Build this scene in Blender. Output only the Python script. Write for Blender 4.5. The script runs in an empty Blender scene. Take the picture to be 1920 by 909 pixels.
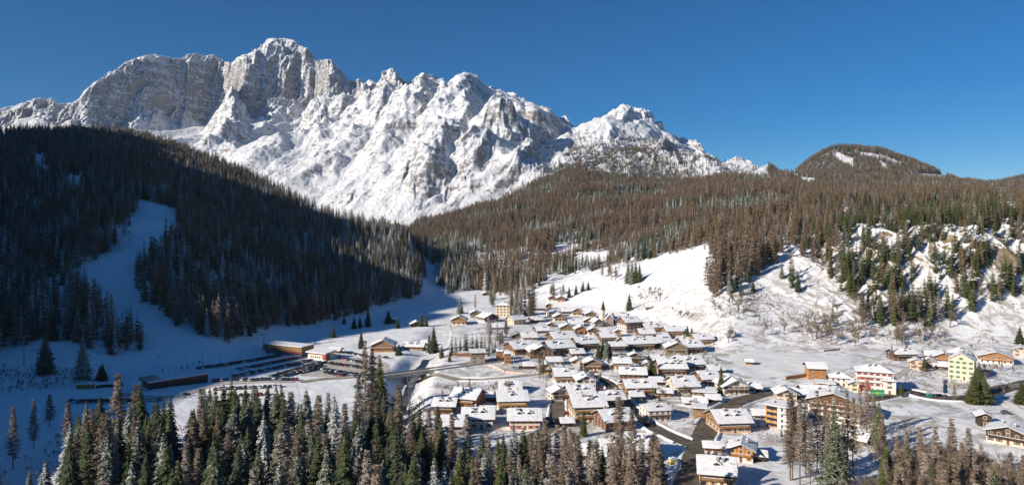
import bpy, math, random
import numpy as np
from mathutils import Vector, Matrix

# ---------------------------------------------------------------- camera, sky, sun, exposure
C = bpy.context.scene.collection
sc = bpy.context.scene
FPX, CX, HZ, CAMZ = 1251.0, 960.0, 430.0, 90.0     # focal length in photo pixels, centre column, horizon row, camera height
cam_d = bpy.data.cameras.new('camera'); cam = bpy.data.objects.new('camera', cam_d); C.objects.link(cam)
cam.location = (0, 0, CAMZ); cam.rotation_euler = (math.radians(90), 0, 0)
cam_d.sensor_width = 36.0; cam_d.lens = 36.0 * FPX / 1920.0
cam_d.shift_y = -(454.5 - HZ) / 1920.0
cam_d.clip_start = 1.0; cam_d.clip_end = 60000.0
sc.camera = cam
SUN_EL = math.radians(24.0)
LX, LY = math.sin(math.radians(58)), math.cos(math.radians(58))   # horizontal travel direction of the sunlight
w = bpy.data.worlds.new('World'); sc.world = w; w.use_nodes = True
nt = w.node_tree; nt.nodes.clear()
out = nt.nodes.new('ShaderNodeOutputWorld'); bg = nt.nodes.new('ShaderNodeBackground'); sky = nt.nodes.new('ShaderNodeTexSky')
sky.sky_type = 'NISHITA'; sky.sun_disc = False
sky.sun_elevation = SUN_EL
sky.sun_rotation = math.atan2(-LX, -LY)
sky.altitude = 2200.0; sky.air_density = 1.0; sky.dust_density = 0.15; sky.ozone_density = 4.0
hs = nt.nodes.new('ShaderNodeHueSaturation'); hs.inputs['Saturation'].default_value = 1.42; hs.inputs['Hue'].default_value = 0.501
nt.links.new(sky.outputs[0], hs.inputs['Color']); nt.links.new(hs.outputs[0], bg.inputs['Color'])
bg.inputs['Strength'].default_value = 0.062
nt.links.new(bg.outputs[0], out.inputs['Surface'])
sun_d = bpy.data.lights.new('sun', 'SUN'); sun_d.energy = 5.0; sun_d.angle = math.radians(0.5); sun_d.color = (1.0, 0.91, 0.79)
sun = bpy.data.objects.new('sun', sun_d); C.objects.link(sun)
tr = Vector((LX * math.cos(SUN_EL), LY * math.cos(SUN_EL), -math.sin(SUN_EL)))
sun.rotation_euler = tr.to_track_quat('-Z', 'Y').to_euler()
vs = sc.view_settings; vs.view_transform = 'Standard'; vs.look = 'None'; vs.gamma = 1.0; vs.exposure = 0.45
vs.use_curve_mapping = False
try:
    sc.cycles.max_bounces = 6; sc.cycles.diffuse_bounces = 3; sc.cycles.transparent_max_bounces = 6
except Exception: pass

rnd = random.Random(7)
RS = np.random.RandomState(11)

# ---------------------------------------------------------------- noise
_T = RS.rand(256, 256).astype(np.float32)
def vnoise(x, y):
    xi = np.floor(x).astype(np.int64); yi = np.floor(y).astype(np.int64)
    fx = (x - xi); fy = (y - yi)
    fx = fx * fx * fx * (fx * (fx * 6 - 15) + 10); fy = fy * fy * fy * (fy * (fy * 6 - 15) + 10)
    x0 = xi & 255; x1 = (xi + 1) & 255; y0 = yi & 255; y1 = (yi + 1) & 255
    a = _T[x0, y0]; b = _T[x1, y0]; c = _T[x0, y1]; d = _T[x1, y1]
    return (a * (1 - fx) + b * fx) * (1 - fy) + (c * (1 - fx) + d * fx) * fy
def fbm(x, y, octs=4, gain=0.5, rot=0.5):
    s = 0.0; a = 1.0; t = 0.0
    cr, sr = math.cos(rot), math.sin(rot)
    for i in range(octs):
        s = s + a * (vnoise(x + 17.3 * i, y - 9.1 * i) - 0.5); t += a
        x, y = (x * cr - y * sr) * 2.03, (x * sr + y * cr) * 2.03; a *= gain
    return s / t * 2
def ridged(x, y, octs=5, gain=0.55, rot=0.4):
    s = 0.0; a = 1.0; t = 0.0
    cr, sr = math.cos(rot), math.sin(rot)
    for i in range(octs):
        n = 1 - np.abs(2 * vnoise(x + 31.7 * i, y + 5.9 * i) - 1)
        s = s + a * n * n; t += a
        x, y = (x * cr - y * sr) * 2.07, (x * sr + y * cr) * 2.07; a *= gain
    return s / t
def sstep(a, b, x):
    t = np.clip((x - a) / (b - a), 0, 1); return t * t * (3 - 2 * t)

# ---------------------------------------------------------------- relief: crest and foot lines of the valley, each (column, row, distance in m)
def flat(v): return CAMZ * FPX / (v - HZ)
TOE = [(-600,770,0),(-300,765,0),(0,745,0),(130,727,0),(250,702,0),(400,688,0),(500,650,0),(600,622,0),(700,592,0),(800,563,0),(850,548,0),(900,546,0),(960,562,0),
       (1000,572,0),(1060,578,0),(1150,596,0),(1200,612,0),(1300,640,0),(1370,662,0),(1480,652,0),(1600,650,0),(1700,650,0),(1800,640,0),(1920,640,0),(2500,650,0)]
TOE = [(p, v, flat(v)) for p, v, _ in TOE]
M3 = [(-600,450,800),(0,440,760),(150,445,680),(300,400,780),(400,470,720),(500,502,760),(600,522,800),(700,512,920),(780,512,1000),(815,545,950),(850,520,1080),(900,510,1150),
      (960,520,1050),(1000,530,950),(1060,530,900),(1150,530,820),(1200,525,780),(1300,510,700),(1350,520,650),(1400,530,630),(1500,545,610),(1600,550,600),(1700,545,600),(1830,550,590),(1920,560,590),(2500,550,590)]
M4 = [(-600,270,1500),(-200,262,1600),(0,250,1600),(150,240,1600),(240,250,1600),(330,277,1550),(400,305,1450),(470,340,1380),(540,376,1300),(600,402,1250),(660,420,1200),(740,441,1150),(775,470,1100),(800,520,1050),
      (825,510,1150),(850,465,1300),(900,452,1350),(960,465,1250),(1000,470,1200),(1060,475,1150),(1150,475,1050),(1200,470,1000),(1300,455,880),(1350,440,850),(1400,450,780),(1500,455,740),(1600,450,720),
      (1700,440,700),(1830,425,660),(1920,430,660),(2500,420,660)]
M5 = [(-600,424,2100),(600,428,2100),(740,442,1800),(780,448,1700),(815,446,1600),(850,430,1700),(900,415,1800),(960,400,1900),(1000,390,1900),(1060,385,1800),(1150,390,1700),(1200,395,1600),
      (1300,392,1400),(1400,386,1250),(1500,388,1100),(1600,392,1000),(1700,390,1000),(1830,390,860),(1920,396,850),(2500,396,850)]
M6 = [(-600,405,2900),(600,412,2900),(700,420,2700),(780,425,2500),(850,410,2550),(900,392,2600),(960,378,2650),(1000,355,2700),(1080,325,2700),(1150,338,2600),(1250,348,2400),(1400,338,2200),(1440,335,2100),(1480,336,2000),
      (1540,360,1700),(1600,370,1500),(1700,376,1350),(1830,378,1250),(1920,382,1200),(2500,382,1200)]
M7 = [(-700,255,5000),(-600,255,5100),(0,232,5200),(60,228,5000),(110,238,4800),(150,236,4600),(190,232,4800),(300,232,5300),(400,228,5750),(425,215,5700),(455,222,5150),(500,216,5150),(560,206,5600),(590,206,5500),(618,222,4950),(650,208,5000),(690,185,5000),(712,172,4820),(740,172,4850),(765,176,5000),(790,172,4700),
      (835,178,4900),(872,166,4500),(905,186,4650),(960,205,4500),(1000,220,4400),(1050,248,4600),(1080,258,4600),(1120,244,4150),(1165,225,4050),(1230,250,4250),(1300,290,3900),(1400,330,2900),(1440,336,2600),
      (1480,344,2300),(1540,326,2250),(1600,322,2150),(1700,336,2000),(1830,360,1800),(1920,370,1900),(2500,370,1900)]
M8 = [(-600,250,5900),(-300,235,5900),(-60,225,5800),(0,206,5700),(25,198,5650),(40,192,5600),(55,186,5600),(70,180,5550),(85,186,5600),(95,183,5600),(112,196,5600),(130,194,5500),(150,182,5300),(157,170,5150),(165,163,5100),(185,150,5200),(200,140,5300),
      (215,128,5350),(235,112,5450),(255,106,5600),(280,103,5700),(310,105,5850),(340,106,6000),(352,99,6050),(370,96,6100),(385,101,6150),(400,98,6250),(418,108,6400),(434,116,6350),(448,108,6200),(465,103,6000),(480,93,6050),(495,84,6100),(510,72,6150),(530,68,6200),
      (550,72,6200),(562,80,6200),(578,90,6200),(590,106,6200),(600,114,6050),(612,108,5750),(622,110,5600),(636,124,5600),(650,142,5550),(665,150,5500),(672,143,5450),(682,154,5500),(692,146,5450),(706,152,5300),(713,146,5150),(717,128,5100),(733,125,5120),(742,130,5250),(746,140,5350),
      (757,146,5400),(766,154,5400),(776,142,4950),(795,133,4950),(808,138,5050),(818,146,5200),(832,144,5250),(838,158,5300),(850,158,4900),(862,145,4780),(870,138,4750),(880,134,4750),(896,142,4850),(901,158,4950),(915,164,5000),(930,172,5000),(945,173,4950),(962,180,4900),(975,190,4850),(985,202,4850),
      (1000,198,4850),(1020,206,4800),(1032,204,4800),(1045,216,4850),(1060,222,4900),(1072,236,4900),(1080,240,4800),(1092,232,4600),(1110,226,4500),(1128,218,4450),(1145,208,4400),(1158,200,4350),(1168,193,4350),(1182,197,4350),(1188,205,4400),(1202,204,4400),(1218,203,4400),(1225,210,4450),
      (1227,226,4500),(1242,226,4600),(1246,240,4650),(1262,252,4650),(1275,262,4700),(1290,261,4650),(1312,268,4500),(1330,290,4200),(1360,309,3800),(1400,322,3200),(1440,334,2900),(1480,338,2750),(1500,318,2700),(1520,300,2660),(1545,286,2640),(1575,278,2600),(1610,279,2600),(1650,284,2580),(1700,303,2550),(1760,328,2500),
      (1800,346,2500),(1850,352,2700),(1880,346,3000),(1920,340,3200),(2100,330,3300),(2500,320,3300)]
# ridge line left of and behind the camera: its shade lies over the ski slope
PXG = np.arange(-600, 2501, 1.0)
def curve(lst, smooth=0):
    a = np.array(lst, float)
    v = np.interp(PXG, a[:, 0], a[:, 1]); Y = np.interp(PXG, a[:, 0], a[:, 2])
    if smooth:
        k = np.ones(smooth) / smooth
        v = np.convolve(np.pad(v, smooth // 2, 'edge'), k, 'valid')[:len(PXG)]
        Y = np.convolve(np.pad(Y, smooth // 2, 'edge'), k, 'valid')[:len(PXG)]
    return Y, CAMZ - (v - HZ) / FPX * Y
KY = []; KZ = []
one = np.ones_like(PXG)
KY.append(one * 15); KZ.append(one * 14)
KY.append(one * 232); KZ.append(one * 0.5)
for lst, s in ((TOE, 41), (M3, 61), (M4, 15), (M5, 41), (M6, 15), (M7, 9), (M8, 0)):
    Y, Z = curve(lst, s); 
    if lst is TOE: Z = Z * 0 + 0.3
    KY.append(Y); KZ.append(Z)
KY.append(KY[-1] + 500); KZ.append(KZ[-1] - 180)
KY.append(KY[-1] * 0 + 9000); KZ.append(KZ[-1] * 0 + 200)
KY = np.array(KY); KZ = np.array(KZ)
for k in range(2, len(KY) - 1):
    KY[k] = np.maximum(KY[k], KY[k - 1] + 30)
NK = len(KY)
# river gully (carved) : centre line points (x, y, depth, halfwidth)
def P(px, v, z=0.0):
    Y = (CAMZ - z) * FPX / (v - HZ); return ((px - CX) / FPX * Y, Y)
GULLY = [P(850, 590), P(815, 640), P(798, 668), P(772, 700), P(757, 735), P(735, 780), P(700, 860)]
def poly_dist(x, y, pts):
    d = np.full(np.shape(x), 1e9)
    for (ax, ay), (bx, by) in zip(pts[:-1], pts[1:]):
        ex, ey = bx - ax, by - ay; L = ex * ex + ey * ey
        t = np.clip(((x - ax) * ex + (y - ay) * ey) / L, 0, 1)
        d = np.minimum(d, np.hypot(x - ax - t * ex, y - ay - t * ey))
    return d

def knots(px):
    i = np.clip(px - PXG[0], 0, len(PXG) - 1.001); i0 = i.astype(int); f = i - i0
    return KY[:, i0] * (1 - f) + KY[:, i0 + 1] * f, KZ[:, i0] * (1 - f) + KZ[:, i0 + 1] * f
def lin(Y, ky, kz):
    z = np.where(Y <= ky[0], kz[0], 0.0)
    z = np.where(Y > ky[-1], kz[-1], z)
    for k in range(NK - 1):
        m = (Y > ky[k]) & (Y <= ky[k + 1])
        t = (Y - ky[k]) / (ky[k + 1] - ky[k])
        if k == 7: t = np.interp(t, [0, .2, .62, 1], [0, .12, .80, 1])
        z = np.where(m, kz[k] * (1 - t) + kz[k + 1] * t, z)
    return z
SPURS = [ # (column, distance, height), lit left flank width, steep right flank width
 ([(205,5450,60),(185,5050,120),(165,4700,110),(150,4350,40)], 260, 130),
 ([(300,5750,50),(288,5400,70),(270,5100,40)], 120, 80), ([(365,6050,60),(355,5700,80),(340,5400,30)], 120, 80),
 ([(478,5950,60),(462,5600,190),(446,5200,230),(436,4850,190),(425,4500,120),(412,4150,40)], 210, 130),
 ([(530,5950,0),(528,5700,70),(522,5400,60),(515,5050,20)], 90, 90),
 ([(622,5650,60),(616,5350,200),(611,5000,220),(606,4650,170),(598,4300,110),(585,3900,40)], 180, 130),
 ([(566,5950,0),(560,5700,70),(552,5350,50)], 80, 80),
 ([(655,5500,50),(650,5150,110),(640,4800,70)], 120, 90),
 ([(692,5400,60),(684,5000,120),(660,4500,90),(630,4100,60)], 200, 120),
 ([(730,5100,60),(724,4750,120),(715,4400,80)], 180, 110),
 ([(795,4900,60),(785,4550,150),(770,4150,110),(752,3750,40)], 210, 120),
 ([(878,4700,80),(864,4400,170),(845,4000,150),(815,3600,90),(780,3200,50)], 260, 130),
 ([(930,4900,60),(915,4500,110),(890,4050,100),(850,3550,90),(800,3050,40)], 240, 130),
 ([(985,4800,60),(975,4400,120),(955,4000,120),(915,3500,90),(870,3050,50)], 230, 130),
 ([(1045,4750,70),(1038,4400,180),(1022,4000,190),(1000,3600,120),(975,3200,60)], 300, 90),
 ([(1110,4500,40),(1098,4150,100),(1090,3800,60)], 180, 110),
 ([(1168,4300,80),(1152,4000,150),(1130,3700,110),(1105,3400,50)], 230, 120),
 ([(1225,4350,60),(1215,4100,90),(1205,3800,40)], 140, 90),
 ([(820,4400,40),(770,3950,100),(715,3500,110),(670,3150,70),(640,2950,20)], 220, 120),
 ([(700,4300,40),(650,3900,110),(600,3500,90),(565,3200,30)], 220, 130),
 ([(575,4600,30),(530,4200,90),(480,3900,90),(430,3700,40)], 200, 140),
 ([(455,4400,30),(400,4150,80),(330,4000,70),(290,3900,20)], 200, 140),
 ([(900,3700,40),(850,3300,90),(800,2900,60)], 160, 90), ([(1000,3900,40),(950,3450,80),(905,3000,50)], 160, 90)]
def spurs(x, y):
    z = np.zeros_like(x)
    n1 = fbm(x / 210, y / 210 + 3, 4) * 75; n2 = 1 + 0.5 * fbm(x / 120 + 7, y / 120, 3)
    for pts, wl, wr in SPURS:
        P3 = [((p - CX) / FPX * Y, Y, a) for p, Y, a in pts]
        xs = [q[0] for q in P3]; ys = [q[1] for q in P3]
        m = (x > min(xs) - 500) & (x < max(xs) + 500) & (y > min(ys) - 350) & (y < max(ys) + 350)
        if not m.any(): continue
        X = x[m]; Y = y[m]; best = np.zeros_like(X); N = n1[m]
        for (ax, ay, aa), (bx, by, ba) in zip(P3[:-1], P3[1:]):
            ex, ey = bx - ax, by - ay; L = math.hypot(ex, ey)
            tt = ((X - ax) * ex + (Y - ay) * ey) / (L * L); t = np.clip(tt, 0, 1)
            dx = X - ax - t * ex; dy = Y - ay - t * ey; d = np.hypot(dx, dy)
            sd = dx * (-ey) + dy * ex           # side: positive = right of the line seen from the valley
            sd = (dx * (-ey / L) + dy * (ex / L)) + N
            w_ = np.where(sd > 0, wr, wl)
            h = (aa * (1 - t) + ba * t) * np.clip(1 - np.maximum(np.abs(sd), (d - 60)) / w_, 0, 1) ** 0.9
            best = np.maximum(best, h)
        z[m] += best * n2[m]
    return z
def H(x, y):
    x = np.asarray(x, float); y = np.asarray(y, float)
    shp = x.shape; x = x.ravel(); y = np.maximum(y.ravel(), 1.0)
    px = CX + FPX * x / np.maximum(y, 15.0)
    ky, kz = knots(px)
    fm = y > 2600
    if fm.any():
        wp = px[fm] + (20 * fbm(x[fm] / 420, y[fm] / 420, 3)) * (px[fm] < 1440)
        k2, z2 = knots(wp); ky[7, fm] = k2[7]; kz[7, fm] = z2[7]
    far = y > ky[6] - 60
    d1 = np.where(far, 6.0, np.minimum(y * 0.035, 32.0))
    z = (lin(y - d1, ky, kz) + lin(y + d1, ky, kz) + 2 * lin(y, ky, kz)) / 4
    near = 1 - sstep(0, 120, y - ky[2])
    # valley floor: gentle unevenness
    z = z + near * (fbm(x / 60, y / 60, 3) * 1.3 + fbm(x / 13, y / 13, 3) * 0.55)
    slope = sstep(0, 150, y - ky[2]) * (1 - sstep(-200, 200, y - ky[6]))
    z = z + slope * (fbm(x / 170 + 3, y / 170, 4) * 13 + fbm(x / 35, y / 35 + 9, 3) * 2.6)
    # right-hand cliffs: gullies running down the slope
    rc = slope * sstep(1420, 1560, px) * (1 - sstep(850, 1100, y))
    z = z + rc * (ridged(x / 60, y / 190, 4) - 0.5) * 24
    # mountain detail
    lowm = sstep(-100, 400, y - ky[6]) * (1 - sstep(1440, 1490, px)) 
    wall = sstep(-250, 60, y - ky[7])
    crest = 1 - sstep(-110, 10, y - ky[8])
    ca, sa = math.cos(0.62), math.sin(0.62)
    u = (x * ca - y * sa); t = (x * sa + y * ca)
    wx = x + 60 * fbm(x / 240, y / 240 + 7, 3); wy = y + 60 * fbm(x / 240 + 5, y / 240, 3)
    big = ridged((wx * ca - wy * sa) / 520 + 2.3, (wx * sa + wy * ca) / 1500, 3) - 0.5
    mid = ridged((wx * ca - wy * sa) / 150, (wx * sa + wy * ca) / 420, 5, 0.62) - 0.5
    fine = ridged(wx / 46 + 8, wy / 80, 3, 0.6) - 0.5
    dm = lowm * (1 - wall) * (big * 240 + mid * 82 + fine * 11)
    gul = ridged(wx / 120 + 1.7, wy / 520, 5, 0.6) - 0.5
    gu2 = ridged(wx / 330 + 4.1, wy / 900, 3, 0.5) - 0.5
    dw = lowm * wall * ((gul * 165 + gu2 * 240) * (0.14 + 0.86 * crest) + fine * 20)
    sm = 0.45 + 0.55 * sstep(0.32, 0.62, vnoise(x / 480 + 3, y / 620)); dm = dm * sm
    z = z + dm + dw * np.where(y > ky[8], 0.3, 1.0)
    if fm.any(): z[fm] += spurs(x[fm], y[fm]) * lowm[fm] * (1 - 0.9 * sstep(-520, -40, (y - ky[8])[fm]))
    cap = CAMZ + (kz[8] - CAMZ) / ky[8] * y
    over = np.where(fm & (px < 1440), z - cap, -1e9)
    z = np.where(over > -25, cap - 25 + (over + 25) * 0.35, z)
    # ledges
    led = lowm * wall * np.where(y > ky[8], 0, 1)
    zz = z + 18 * fbm(x / 300, y / 300, 2) + 0.06 * x
    z = z + led * 7 * np.sin(zz * 2 * math.pi / 85) * sstep(0.35, 0.7, vnoise(x / 90, z / 130)) + led * 5 * np.sin(zz * 2 * math.pi / 31 + 9 * fbm(x / 200, y / 200, 2)) * sstep(0.4, 0.7, vnoise(x / 60 + 9, z / 60))
    # knob hill
    kn = sstep(1440, 1490, px) * sstep(0, 200, y - ky[6])
    z = z + kn * (fbm(x / 130, y / 130, 4) * 16) * (1 - 0.6 * sstep(-150, 0, y - ky[8]))
    # gully
    m = (y < 800) & (px > 600) & (px < 900)
    if m.any():
        d = poly_dist(x[m], y[m], GULLY)
        z[m] -= 6.5 * (1 - sstep(3, 17, d)) * sstep(250, 300, y[m]) * (1 - 0.7 * sstep(430, 500, y[m])) * (1 - sstep(560, 640, y[m]))
    return z.reshape(shp)
def Hs(x, y): return float(H(np.array([x]), np.array([y]))[0])
_YS = np.exp(np.linspace(math.log(90), math.log(6000), 900))
def ground_at(px, v):
    """the point of the ground seen at this place of the photograph"""
    u = (px - CX) / FPX; k = (v - HZ) / FPX
    z = H(u * _YS, _YS); ray = CAMZ - k * _YS
    b = np.nonzero(ray <= z)[0]
    if len(b) == 0: i = len(_YS) - 2
    else: i = max(int(b[0]) - 1, 0)
    a, c = _YS[i], _YS[i + 1]
    ys = np.linspace(a, c, 12); z = H(u * ys, ys); ray = CAMZ - k * ys
    b = np.nonzero(ray <= z)[0]; j = int(b[0]) if len(b) else 11
    return Vector((u * ys[j], ys[j], z[j]))
def proj(x, y, z): return CX + FPX * x / y, HZ + FPX * (CAMZ - z) / y

# ---------------------------------------------------------------- material helpers
MATS = {}
class NT:
    def __init__(s, name):
        s.m = bpy.data.materials.new(name); s.m.use_nodes = True; s.t = s.m.node_tree
        s.b = s.t.nodes['Principled BSDF']; s.b.inputs['Roughness'].default_value = 0.85
        try: s.b.inputs['Specular IOR Level'].default_value = 0.2
        except Exception: pass
        MATS[name] = s.m
    def n(s, typ, **kw):
        nd = s.t.nodes.new(typ)
        for k, v in kw.items(): setattr(nd, k, v)
        return nd
    def l(s, a, b): s.t.links.new(a, b)
    def noise(s, scale, detail=4, rough=0.55, vec=None, dist=0.0):
        nd = s.n('ShaderNodeTexNoise'); nd.inputs['Scale'].default_value = scale; nd.inputs['Detail'].default_value = detail
        nd.inputs['Roughness'].default_value = rough; nd.inputs['Distortion'].default_value = dist
        if vec is not None: s.l(vec, nd.inputs['Vector'])
        return nd.outputs['Fac']
    def coord(s, which='Object'):
        return s.n('ShaderNodeTexCoord').outputs[which]
    def mapping(s, vec, scale=(1, 1, 1), rot=(0, 0, 0)):
        nd = s.n('ShaderNodeMapping'); nd.inputs['Scale'].default_value = scale; nd.inputs['Rotation'].default_value = rot
        s.l(vec, nd.inputs['Vector']); return nd.outputs[0]
    def ramp(s, fac, stops, interp='LINEAR'):
        nd = s.n('ShaderNodeValToRGB'); cr = nd.color_ramp; cr.interpolation = interp
        while len(cr.elements) < len(stops): cr.elements.new(0.5)
        for e, (p, c) in zip(cr.elements, stops):
            e.position = p; e.color = (c[0], c[1], c[2], 1) if not isinstance(c, (int, float)) else (c, c, c, 1)
        s.l(fac, nd.inputs[0]); return nd.outputs[0]
    def mix(s, fac, a, b):
        nd = s.n('ShaderNodeMix', data_type='RGBA')
        for sock, val in ((nd.inputs[0], fac), (nd.inputs[6], a), (nd.inputs[7], b)):
            if isinstance(val, (int, float)): sock.default_value = val
            elif isinstance(val, tuple): sock.default_value = (*val, 1)
            else: s.l(val, sock)
        return nd.outputs[2]
    def math(s, op, a, b=0.0, clamp=False):
        nd = s.n('ShaderNodeMath', operation=op, use_clamp=clamp)
        for sock, val in ((nd.inputs[0], a), (nd.inputs[1], b)):
            if isinstance(val, (int, float)): sock.default_value = val
            else: s.l(val, sock)
        return nd.outputs[0]
    def nz(s, true=False):
        g = s.n('ShaderNodeNewGeometry'); sp = s.n('ShaderNodeSeparateXYZ')
        s.l(g.outputs['True Normal' if true else 'Normal'], sp.inputs[0]); return sp.outputs[2]
    def rand(s): return s.n('ShaderNodeObjectInfo').outputs['Random']
    def col(s, c):
        if isinstance(c, tuple): s.b.inputs['Base Color'].default_value = (*c, 1)
        else: s.l(c, s.b.inputs['Base Color'])
    def bump(s, h, strength=0.3, dist=0.1):
        nd = s.n('ShaderNodeBump'); nd.inputs['Strength'].default_value = strength; nd.inputs['Distance'].default_value = dist
        s.l(h, nd.inputs['Height']); s.l(nd.outputs[0], s.b.inputs['Normal'])
def simple(name, c, var=0.12, scale=1.5, rough=0.8, bumpd=0.0):
    k = NT(name); o = k.coord(); n = k.noise(scale, 4, vec=o)
    lo = tuple(max(0, x * (1 - var)) for x in c); hi = tuple(min(1, x * (1 + var)) for x in c)
    k.col(k.ramp(n, [(0.3, lo), (0.7, hi)])); k.b.inputs['Roughness'].default_value = rough
    if bumpd: k.bump(n, 0.4, bumpd)
    return k.m
SNOWC = (0.80, 0.81, 0.83)
def m_ground():
    k = NT('snowy_ground'); P_ = k.n('ShaderNodeNewGeometry').outputs['Position']
    nz = k.nz()
    big = k.noise(0.012, 5, vec=P_); fine = k.noise(0.25, 5, 0.65, vec=P_); mid = k.noise(0.05, 5, 0.6, vec=P_)
    fl = k.noise(1.3, 3, 0.6, vec=P_)
    # bare ground where it is steep
    steep = k.math('SUBTRACT', 0.93, nz)
    s = k.math('ADD', k.math('MULTIPLY', steep, 5.0), k.math('SUBTRACT', k.math('MULTIPLY', fine, 3.2), 2.0))
    s = k.math('ADD', s, k.math('SUBTRACT', k.math('MULTIPLY', mid, 1.6), 0.95), )
    bare = k.ramp(s, [(0.25, 0.0), (0.55, 1.0)])
    grass = k.ramp(fl, [(0.3, (0.10, 0.07, 0.045)), (0.6, (0.24, 0.17, 0.10)), (0.8, (0.18, 0.15, 0.12))])
    snow = k.ramp(fine, [(0.2, (0.78, 0.79, 0.81)), (0.6, (0.86, 0.865, 0.87))])
    k.col(k.mix(bare, snow, grass)); k.b.inputs['Roughness'].default_value = 0.7
    pat = k.noise(0.09, 6, 0.72, vec=P_, dist=0.8)
    sp = k.n('ShaderNodeSeparateXYZ'); k.l(P_, sp.inputs[0])
    vx = k.ramp(k.math('MULTIPLY', k.math('ADD', sp.outputs[0], 200.0), 0.001), [(0.10, 0.0), (0.17, 1.0), (0.62, 1.0), (0.75, 0.3)])
    vy = k.ramp(k.math('MULTIPLY', sp.outputs[1], 0.001), [(0.24, 0.4), (0.28, 1.0), (0.60, 1.0), (0.72, 0.0)])
    worn = k.math('MULTIPLY', k.math('MULTIPLY', k.ramp(pat, [(0.47, 0.0), (0.58, 0.85)]), vx), vy)
    final = k.mix(worn, k.mix(bare, snow, grass), k.ramp(fl, [(0.3, (0.30, 0.25, 0.19)), (0.7, (0.52, 0.48, 0.42))]))
    k.col(final)
    hgt = k.math('ADD', k.math('MULTIPLY', mid, 3.0), k.math('ADD', fine, k.math('MULTIPLY', fl, 0.25)))
    k.bump(hgt, 0.55, 0.5)
    return k.m
def m_mountain():
    k = NT('mountain_rock_and_snow'); P_ = k.n('ShaderNodeNewGeometry').outputs['Position']
    nz = k.nz()
    mp = k.mapping(P_, (0.012, 0.02, 0.02), (0, 0, 0.6))
    str_ = k.noise(1.0, 6, 0.65, vec=k.mapping(P_, (0.006, 0.006, 0.05)))
    fine = k.noise(0.045, 6, 0.7, vec=P_); mid = k.noise(0.006, 5, 0.6, vec=P_)
    vert = k.noise(1.0, 5, 0.6, vec=k.mapping(P_, (0.06, 0.06, 0.01)))
    a = k.math('SUBTRACT', 0.57, nz)
    s = k.math('ADD', k.math('MULTIPLY', a, 2.2), k.math('MULTIPLY', k.math('SUBTRACT', fine, 0.5), 3.8))
    s = k.math('ADD', s, k.math('MULTIPLY', k.math('SUBTRACT', str_, 0.5), 1.7))
    s = k.math('ADD', s, k.math('MULTIPLY', k.math('SUBTRACT', mid, 0.5), 1.2))
    sz = k.n('ShaderNodeSeparateXYZ'); k.l(P_, sz.inputs[0])
    low = k.ramp(k.math('MULTIPLY', sz.outputs[2], 0.001), [(0.15, 0.55), (0.75, 0.0)])
    s = k.math('ADD', s, k.math('MULTIPLY', low, k.math('ADD', 0.35, k.math('MULTIPLY', k.noise(0.02, 4, 0.6, vec=P_), 0.5))))
    rock = k.ramp(s, [(0.15, 0.0), (0.55, 1.0)])
    rc = k.ramp(vert, [(0.25, (0.13, 0.125, 0.125)), (0.5, (0.23, 0.218, 0.21)), (0.75, (0.34, 0.315, 0.28))])
    warm = k.ramp(mid, [(0.57, 0.0), (0.7, 0.45)])
    rc = k.mix(warm, rc, (0.44, 0.32, 0.19))
    sep = k.n('ShaderNodeSeparateXYZ'); k.l(P_, sep.inputs[0])
    snow = k.ramp(fine, [(0.2, (0.58, 0.60, 0.63)), (0.7, (0.68, 0.69, 0.71))])
    k.col(k.mix(rock, snow, rc)); k.b.inputs['Roughness'].default_value = 0.8
    k.bump(k.math('ADD', fine, k.math('MULTIPLY', vert, 0.5)), 0.8, 9.0)
    return k.m
m_ground(); m_mountain()

# ---------------------------------------------------------------- terrain meshes
def grid_mesh(name, X, Y, Z, mat, smooth=True):
    r, c = X.shape
    me = bpy.data.meshes.new(name)
    co = np.stack([X, Y, Z], -1).reshape(-1, 3).astype(np.float32)
    i = np.arange(r * c).reshape(r, c)
    q = np.stack([i[:-1, :-1], i[:-1, 1:], i[1:, 1:], i[1:, :-1]], -1).reshape(-1, 4)
    me.vertices.add(len(co)); me.vertices.foreach_set('co', co.ravel())
    me.loops.add(q.size); me.loops.foreach_set('vertex_index', q.ravel().astype(np.int32))
    me.polygons.add(len(q)); me.polygons.foreach_set('loop_start', (np.arange(len(q)) * 4).astype(np.int32))
    me.polygons.foreach_set('loop_total', np.full(len(q), 4, np.int32))
    me.materials.append(mat); me.update(calc_edges=True)
    if smooth: me.polygons.foreach_set('use_smooth', np.ones(len(q), bool))
    o = bpy.data.objects.new(name, me); C.objects.link(o); return o
def terrain(name, mat, segs, px0, px1, ncol, rows):
    px = np.linspace(px0, px1, ncol); ky, kz = knots(px)
    Ys = []
    for k, n in zip(segs, rows):
        t = np.linspace(0, 1, n, endpoint=False)[:, None]
        a, b = ky[k][None], ky[k + 1][None]
        Ys.append(a * (b / a) ** t)
    Ys.append(ky[segs[-1] + 1][None])
    Y = np.concatenate(Ys, 0); X = (px[None] - CX) / FPX * Y
    o = grid_mesh(name, X, Y, H(X, Y), mat); o['kind'] = 'structure'; return o
FASTG = 1
terrain('terrain', MATS['snowy_ground'], [0, 1, 2, 3, 4, 5], -600, 2500, 1300, [60, 150, 110, 120, 60, 60])
terrain('mountain_range', MATS['mountain_rock_and_snow'], [6, 7, 8, 9], -600, 2500, 2100, [250, 250, 12, 6])
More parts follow.
